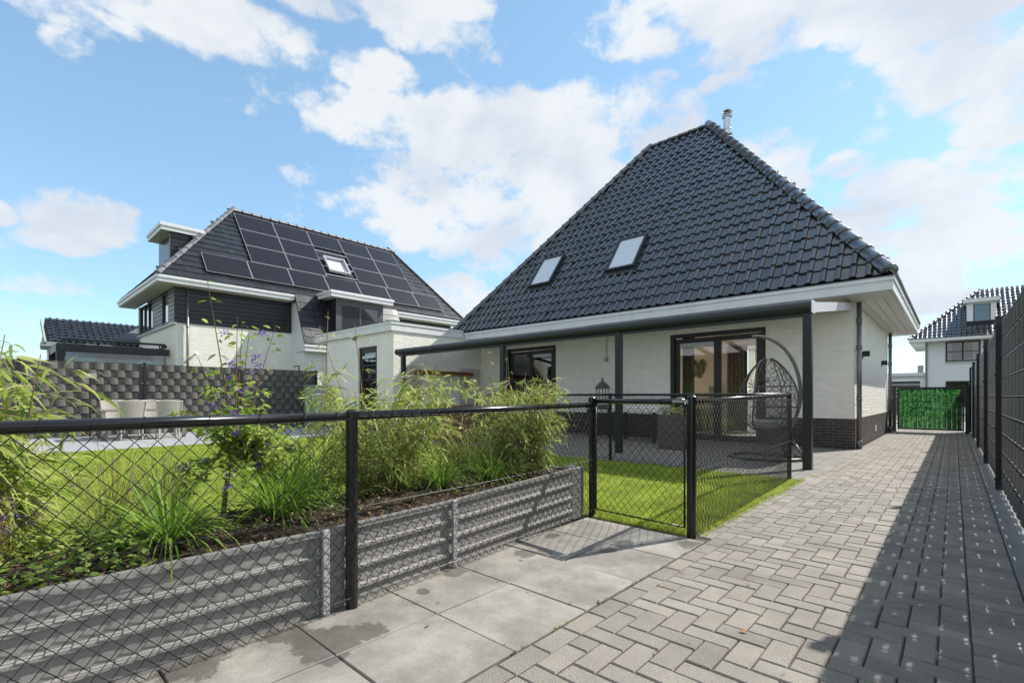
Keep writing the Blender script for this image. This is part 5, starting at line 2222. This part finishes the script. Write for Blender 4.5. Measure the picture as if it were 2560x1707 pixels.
def screen_mat():
    m = bpy.data.materials.new('green_leaf_print')
    m.use_nodes = True
    nt = m.node_tree
    b = nt.nodes['Principled BSDF']
    b.inputs['Roughness'].default_value = .45
    geo = nt.nodes.new('ShaderNodeNewGeometry')
    vo = nt.nodes.new('ShaderNodeTexVoronoi')
    vo.inputs['Scale'].default_value = 26
    nt.links.new(geo.outputs['Position'], vo.inputs['Vector'])
    nz = nt.nodes.new('ShaderNodeTexNoise')
    nz.inputs['Scale'].default_value = 9
    nz.inputs['Detail'].default_value = 5
    nt.links.new(geo.outputs['Position'], nz.inputs['Vector'])
    ad = nt.nodes.new('ShaderNodeMath'); ad.operation = 'MULTIPLY_ADD'
    nt.links.new(nz.outputs[0], ad.inputs[0]); ad.inputs[1].default_value = 1.1
    sp = nt.nodes.new('ShaderNodeSeparateColor')
    nt.links.new(vo.outputs['Color'], sp.inputs[0])
    nt.links.new(sp.outputs[0], ad.inputs[2])
    cr = nt.nodes.new('ShaderNodeValToRGB')
    cr.color_ramp.elements[0].position = .25
    cr.color_ramp.elements[0].color = (.003, .022, .006, 1)
    cr.color_ramp.elements[1].position = 1.0
    cr.color_ramp.elements[1].color = (.095, .21, .06, 1)
    e = cr.color_ramp.elements.new(.62); e.color = (.010, .085, .020, 1)
    sc = nt.nodes.new('ShaderNodeMath'); sc.operation = 'MULTIPLY'
    nt.links.new(ad.outputs[0], sc.inputs[0]); sc.inputs[1].default_value = .62
    nt.links.new(sc.outputs[0], cr.inputs[0])
    nt.links.new(cr.outputs[0], b.inputs['Base Color'])
    tr = nt.nodes.new('ShaderNodeBsdfTranslucent')
    nt.links.new(cr.outputs[0], tr.inputs[0])
    mx = nt.nodes.new('ShaderNodeMixShader'); mx.inputs[0].default_value = .6
    nt.links.new(b.outputs[0], mx.inputs[1]); nt.links.new(tr.outputs[0], mx.inputs[2])
    nt.links.new(mx.outputs[0], nt.nodes['Material Output'].inputs[0])
    return m


M_print = screen_mat()
for i in range(13):
    x = -1.243 + i * .109
    part('strip', green_strip(x, x + .104, 18.995, .122, 1.313, .028), M_print, gg, smooth=True)
m = MB()
for i in range(7):
    m.beam((-1.245, 18.972, .12 + i * .199), (.175, 18.972, .12 + i * .199), .007, .007)
for i in range(14):
    m.beam((-1.24 + i * .109, 18.975, .12), (-1.24 + i * .109, 18.975, 1.315), .004, .004, up=(0, 1, 0))
part('rod', m, M_frame, gg, kind='stuff')
m = MB(); m.bbox(.06, .20, 18.93, 18.98, .92, 1.08, .008); m.beam((.0, 18.91, 1.03), (.12, 18.91, 1.03), .025, .025); m.beam((.12, 18.91, 1.03), (.12, 18.95, 1.03), .03, .03)
part('lock', m, M_lamp, gg)

# clipped hedge across the street, which the door panes mirror
hg = thing('hedge', 'tall dark green hedge on the far side of the street behind the lawn', 'hedge', (-14, -15, 0))
A = Leafer()
for i in range(9000):
    x = random.uniform(-34, 2)
    z = random.uniform(0, 1) ** .8 * (4.6 + .9 * math.sin(x * .7) + .6 * math.sin(x * 1.9 + 1))
    A.add((x, -14.6 + random.gauss(0, .25), z), rdir(-.8, .8), random.uniform(.25, .5), random.uniform(.07, .14), .3, random.gauss(0, .8))
part('leaves', A.mesh('leaves', leaf_mat('hedge_leaf', (.03, .06, .012), (.09, .14, .03), .3)), None, hg, kind='stuff')
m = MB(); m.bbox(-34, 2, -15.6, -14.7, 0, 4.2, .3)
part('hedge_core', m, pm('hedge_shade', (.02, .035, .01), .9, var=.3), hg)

# green screen behind the lawn's street side, seen in the door glass
gs = thing('green_screen_fence', 'green leaf print screen fence on the street side of the lawn', 'fence', (-8, -2.2, 0))
for i in range(5):
    m = MB(); m.bbox(-13.9 + i * 2.4, -13.84 + i * 2.4, -2.25, -2.19, 0, 1.8, .004); part('post', m, M_frame, gs)
for r in range(8):
    part('strip', green_strip(-13.8, -4.3, -2.20, .02 + r * .21, .02 + r * .21 + .205, .02, 3), M_print, gs)

# ================================================================== DINING SET
tb = thing('dining_table', 'taupe garden table in front of the woven fence', 'table', (-15.65, 2.75, 0))
m = MB(); m.bbox(-16.12, -15.18, 1.85, 3.65, .70, .745, .006); part('table_top', m, M_tabletop, tb)
for (x, y) in ((-16.07, 1.92), (-15.23, 1.92), (-16.07, 3.58), (-15.23, 3.58)):
    m = MB(); m.bbox(x - .04, x + .04, y - .04, y + .04, 0, .70, .004); part('leg', m, M_tabletop, tb)


def chair():
    t = thing('garden_chair', '', 'chair', (0, 0, 0), 'pale wicker chairs round the garden table')
    # faces -X (back rest at +X side)
    m = MB()
    rows, cols = 15, 13
    v = []
    for r in range(rows + 1):
        t_ = r / rows
        z = .40 + t_ * .55
        hw = .215 + .065 * t_
        xx = .20 + .10 * t_ + .0
        for c in range(cols + 1):
            s_ = c / cols * 2 - 1
            v.append((xx - .05 * s_ * s_ + (.006 if (r + c) % 2 else -.006), s_ * hw, z + (.02 * (1 - s_ * s_) if r == rows else 0)))
    f = []
    for r in range(rows):
        for c in range(cols):
            a = r * (cols + 1) + c
            f.append((a, a + 1, a + cols + 2, a + cols + 1))
    n0 = len(v)
    v2 = [(p[0] - .03, p[1], p[2]) for p in v]
    m.add(v, f)
    m.add(v2, [q[::-1] for q in f])
    m.tube([(.15, -.21, .40)] + [(.16 + .10 * k / 6 - .01, -.215 - .065 * k / 6, .40 + .55 * k / 6) for k in range(1, 7)] + [(.285, 0, .975)] + [(.16 + .10 * k / 6 - .01, .215 + .065 * k / 6, .40 + .55 * k / 6) for k in range(6, 0, -1)] + [(.15, .21, .40)], .018, 6)
    part('backrest', m, M_wicker, t)
    m = MB(); m.bbox(-.26, .22, -.24, .24, .33, .40, .015)
    part('seat', m, M_wicker, t)
    m = MB(); m.bbox(-.25, .15, -.21, .21, .402, .455, .02)
    part('cushion', m, M_cushion, t)
    for (x, y) in ((-.23, -.21), (-.23, .21), (.19, -.21), (.19, .21)):
        m = MB(); m.tube([(x, y, 0), (x, y, .34)], [.016, .022], 8)
        part('leg', m, M_wicker, t)
    return t


c0 = chair()
c0.location = (-14.98, 2.40, 0)
BASE[c0.name] = Vector((0, 0, 0))
c0['label'] = 'pale wicker chair with its back to the lawn, left one of that pair'
copy_thing(c0, (-14.98, 3.17, 0), R(-3), 'pale wicker chair with its back to the lawn, right one of that pair')
copy_thing(c0, (-16.32, 2.30, 0), R(180), 'wicker chair on the fence side of the table, behind the left chair')
copy_thing(c0, (-16.32, 3.12, 0), R(183), 'wicker chair on the fence side of the table, behind the right chair')

gl = thing('garden_lamp', 'small flat solar lamp on a thin pole in front of the woven fence', 'lamp', (-16.8, 1.85, 0))
m = MB(); m.tube([(-16.8, 1.85, 0), (-16.8, 1.85, 1.55)], .015, 8); part('pole', m, M_lamp, gl)
m = MB(); m.bbox(-16.88, -16.70, 1.73, 1.97, 1.55, 1.67, .008); part('lamp_head', m, M_sign, gl)

hp = thing('garden_cabinet', 'pale green garden cabinet between the woven fence and the annex', 'cabinet', (-16.3, 7.85, 0))
m = MB(); m.bbox(-16.95, -15.95, 7.6, 8.12, 0, 1.42, .015); part('body', m, M_pot, hp)
m = MB(); m.bbox(-16.98, -15.92, 7.57, 8.14, 1.425, 1.47, .01); part('lid', m, M_pot, hp)
m = MB(); m.bbox(-16.85, -16.05, 7.585, 7.598, .15, 1.3, .004); part('door', m, M_pot, hp)

# ================================================================== PATIO THINGS
ec = thing('hanging_chair', 'egg shaped rattan hanging chair on a curved stand under the patio cover', 'hanging chair', (-2.25, 9.1, 0))
CX, CY = -2.42, 9.15
m = MB()
ring = [(CX + .58 * math.cos(k / 24 * 6.283), CY + .52 * math.sin(k / 24 * 6.283), .03) for k in range(25)]
m.tube(ring, .028, 8, cap=False)
m.tube([(CX - .3, CY + .44, .03), (CX + .42, CY, .05)], .022, 8)
m.tube([(CX + .62, CY - .1, .03), (CX + .42, CY, .34)], .022, 8)
ap = []
for k in range(25):
    t_ = k / 24
    th = -1.05 + t_ * (math.pi / 2 + 1.12)
    ap.append((CX - .16 + .70 * math.cos(th) * (1 if th > 0 else 1.0), CY, 1.12 + (1.0 * math.sin(th) if th > 0 else .92 * math.sin(th))))
m.tube([(CX + .36, CY, .06)] + ap, .030, 10)
part('stand', m, M_standm, ec, smooth=True)
hk = ap[-1]
m = MB()
hx, hz = hk[0] + .06, hk[2] - .02
for k in range(6):
    zc = hz - .05 - k * .045
    pts = []
    for s_ in range(9):
        th = s_ / 8 * 6.283
        if k % 2:
            pts.append((hx + .012 * math.cos(th), CY, zc + .028 * math.sin(th)))
        else:
            pts.append((hx, CY + .012 * math.cos(th), zc + .028 * math.sin(th)))
    m.tube(pts, .004, 5, cap=False)
pts = [(hx, CY + .035 * math.cos(s_ / 10 * 6.283), hz - .335 + .035 * math.sin(s_ / 10 * 6.283)) for s_ in range(11)]
m.tube(pts, .006, 6, cap=False)
part('chain', m, M_rod, ec)
# egg: rotational shell of crossing strands, open towards the lawn on the left
ez0, ez1 = .42, hz - .36
ezc = (ez0 + ez1) / 2


def egg(u, v):
    """u around 0..2pi, v 0 bottom..1 top"""
    z = ez0 + (ez1 - ez0) * v
    r = .50 * (math.sin(math.pi * min(max(v, 0), 1) ** .80)) ** .62 if 0 < v < 1 else 0
    return Vector((CX + .05 + r * .92 * math.cos(u), CY + r * .85 * math.sin(u), z))


m = MB()
open_dir = -2.6
rim = []
for k in range(41):
    th = k / 40 * 6.283
    vv = .5 + .46 * math.sin(th)
    uu = open_dir + .80 * math.cos(th)
    rim.append(egg(uu, vv))
m.tube(rim, .016, 7, cap=False)
for uu in (R(15), R(75), R(135), R(-165), R(-40)):
    m.tube([egg(uu, .01 + .98 * k / 24) for k in range(25)], .013 if uu in (R(15), R(-165)) else .008, 6, cap=False)
part('egg_frame', m, M_egg, ec, smooth=True)
m = MB()
for k in range(120):
    u0 = open_dir + .82 + random.random() * (6.283 - 1.64)
    v0 = random.uniform(.06, .9)
    du, dv = random.choice((-1, 1)) * random.uniform(.5, 1.7), random.uniform(-.5, .6)
    pts = []
    for s_ in range(9):
        t_ = s_ / 8
        uu = min(max(u0 + du * t_, open_dir + .80), open_dir + 6.283 - .80)
        pts.append(egg(uu, min(max(v0 + dv * t_, .03), .97)))
    m.tube(pts, .0036, 4, cap=False)
for vv in (.2, .35, .62):
    pts = [egg(open_dir + .80 + (6.283 - 1.6) * k / 24, vv) for k in range(25)]
    m.tube(pts, .007, 5, cap=False)
part('rattan_strand', m, M_egg, ec, kind='stuff')
m = MB()
prof = [(0, .50), (.18, .52), (.27, .57), (.29, .62), (.26, .66), (.15, .65), (0, .64)]
m.lathe(prof, (CX + .05, CY, 0), 20)
part('cushion', m, pm('grey_cushion', (.55, .54, .50), .85, var=.15, vs=30), ec, smooth=True)

lt = thing('lantern', 'domed antique metal lantern against the white wall', 'lantern', (-7.03, 11.3, .78))
m = MB(); c = (-7.03, 11.3, 0)
m.lathe([(.20, 1.28), (.205, 1.30), (.17, 1.37), (.10, 1.44), (.045, 1.48), (.03, 1.50), (.035, 1.53), (.012, 1.58), (0, 1.60)], c, 12)
part('roof', m, M_lantern, lt, smooth=True)
m = MB(); m.lathe([(0, .80), (.17, .80), (.18, .82), (.18, .84), (.16, .85), (0, .85)], c, 12)
part('base', m, M_lantern, lt)
m = MB()
for k in range(12):
    th = k / 12 * 6.283
    m.tube([(c[0] + .16 * math.cos(th), c[1] + .16 * math.sin(th), .84), (c[0] + .17 * math.cos(th), c[1] + .17 * math.sin(th), 1.29)], .006, 5)
part('bar', m, M_lantern, lt, kind='stuff')
m = MB(); m.tube([(c[0], c[1], .84), (c[0], c[1], 1.05)], .04, 12); part('candle', m, M_white, lt)
sd2 = thing('side_table', 'dark side table carrying the lantern', 'table', (-7.03, 11.3, 0))
m = MB(); m.bbox(-7.4, -6.66, 11.05, 11.55, .74, .785, .006); part('table_top', m, M_frame, sd2)
for (x, y) in ((-7.35, 11.1), (-6.71, 11.1), (-7.35, 11.5), (-6.71, 11.5)):
    m = MB(); m.bbox(x - .025, x + .025, y - .025, y + .025, -.004, .74, .003); part('leg', m, M_frame, sd2)
wt = thing('white_table', 'low white topped table in front of the dark brick plinth', 'table', (-5.5, 10.6, 0))
m = MB(); m.bbox(-6.2, -4.95, 10.3, 11.0, .70, .83, .012); part('table_top', m, M_white, wt)
for (x, y) in ((-6.12, 10.38), (-5.08, 10.38), (-6.12, 10.92), (-5.08, 10.92)):
    m = MB(); m.bbox(x - .03, x + .03, y - .03, y + .03, -.004, .70, .003); part('leg', m, M_frame, wt)
bk = thing('rattan_planter', 'square dark rattan planter with white flowers on the patio', 'planter', (-4.25, 9.6, 0))
m = MB()
for r in range(12):
    for s_ in range(9):
        o_ = .006 if (r + s_) % 2 else 0
        m.box(-4.50 + s_ * .055, -4.50 + s_ * .055 + .053, 9.345 - o_, 9.36, .02 + r * .055, .02 + r * .055 + .053)
m.box(-4.50, -4.00, 9.36, 9.85, 0, .68)
part('body', m, pm('dark_rattan', (.14, .12, .10), .6, var=.3, vs=40), bk)
A = Leafer(); B = Leafer()
for i in range(220):
    q = Vector((random.uniform(-4.48, -4.02), random.uniform(9.38, 9.83), random.uniform(.66, .86)))
    (A if random.random() < .7 else B).add(q, rdir(-.2, .8), random.uniform(.04, .09), random.uniform(.012, .022), .4, random.gauss(0, .6))
part('leaves', A.mesh('leaves', M_shrub), None, bk, kind='stuff')
part('flowers', B.mesh('flowers', leaf_mat('white_petal', (.7, .68, .6), (.8, .75, .7), .3)), None, bk, kind='stuff')


def trellis(y0, y1, z0, z1, label):
    t = thing('wire_trellis', label, 'trellis', (-12.32, (y0 + y1) / 2, z0), 'wire panels on the annex wall')
    m = MB()
    y = y0
    while y < y1:
        m.beam((-12.335, y, z0), (-12.335, y, z1 + .02), .006, .006, up=(0, 1, 0)); y += .05
    part('rod', m, M_lamp, t, kind='stuff')
    m = MB()
    z = z0 + .05
    while z < z1:
        m.beam((-12.327, y0, z), (-12.327, y1, z), .007, .007); z += .25
    part('cross_rod', m, M_lamp, t, kind='stuff')
    m = MB()
    for (yy, zz) in ((y0 + .1, z0 + .1), (y1 - .1, z0 + .1), (y0 + .1, z1 - .1), (y1 - .1, z1 - .1)):
        m.tube([(-12.40, yy, zz), (-12.33, yy, zz)], .008, 6)
    part('bracket', m, M_lamp, t)


trellis(8.62, 9.23, .75, 2.03, 'black wire panel on the annex wall beside the cover post')
trellis(10.87, 11.80, .75, 2.02, 'black wire panel on the annex wall near the patio corner')
bb = thing('wall_beam', 'red brown wooden beam on the annex wall between the two wire panels', 'beam', (-12.28, 10.1, 1.75))
m = MB(); m.bbox(-12.32, -12.22, 8.92, 11.37, 1.77, 1.90, .008); part('beam', m, M_redwood, bb)
m = MB(); m.beam((-12.40, 9.2, 1.83), (-12.31, 9.2, 1.83), .03, .05); m.beam((-12.40, 11.1, 1.83), (-12.31, 11.1, 1.83), .03, .05); part('bracket', m, M_lamp, bb)
cb = thing('corten_planter', 'rust brown steel planter box behind the arching bamboo', 'planter', (-9, 7.7, 0))
m = MB(); wall_boxes(m, 'y', 7.45, .01, -9.8, -8.2, 0, .82); wall_boxes(m, 'y', 8.0, .01, -9.8, -8.2, 0, .82); m.box(-9.8, -9.79, 7.46, 8.0, 0, .82); m.box(-8.21, -8.2, 7.46, 8.0, 0, .82)
m.box(-9.82, -8.18, 7.43, 7.46, .82, .85); m.box(-9.82, -8.18, 8.0, 8.03, .82, .85)
part('body', m, M_corten, cb)
m = MB(); m.box(-9.79, -8.21, 7.46, 8.0, .6, .75); part('soil', m, M_soil, cb)

# small weeds in the paving joints
A = Leafer()
for i in range(46):
    if i < 20:
        x, y = X0 + W * random.randint(0, 11), random.uniform(1.2, 9)
    elif i < 36:
        x, y = -1.335, random.uniform(.6, 3.6)
    else:
        x, y = random.uniform(-2.2, -1.4), random.choice((1.48, 1.996, 2.512))
    for _ in range(random.randint(4, 14)):
        A.add((x + random.gauss(0, .005), y + random.gauss(0, .012), -.004), rdir(.2, 1.6), random.uniform(.008, .024), random.uniform(.0012, .003), .3, random.gauss(0, .6))
o = part('joint_weeds', A.mesh('joint_weeds', M_weed), None)
o['kind'] = 'stuff'
# fallen leaves on the paving
m = MB()
spots = []
for i in range(80):
    x, y = random.uniform(-2.2, .1), random.uniform(.6, 7.5) ** 1.0
    spots.append((x, y))
for (x, y) in spots:
    s_ = random.uniform(.004, .011) if random.random() < .85 else random.uniform(.012, .020)
    a = random.uniform(0, 6.28)
    v = []
    for k in range(6):
        th = a + k / 6 * 6.283
        rr = s_ * random.uniform(.5, 1.2) * (1.5 if k in (0, 3) else .8)
        v.append((x + rr * math.cos(th), y + rr * math.sin(th), .006 + random.uniform(0, s_ * .5)))
    v.append((x, y, .006 + s_ * .35))
    m.add(v, [(k, (k + 1) % 6, 6) for k in range(6)])
o = part('fallen_leaves', m, M_dryleaf)
o['kind'] = 'stuff'
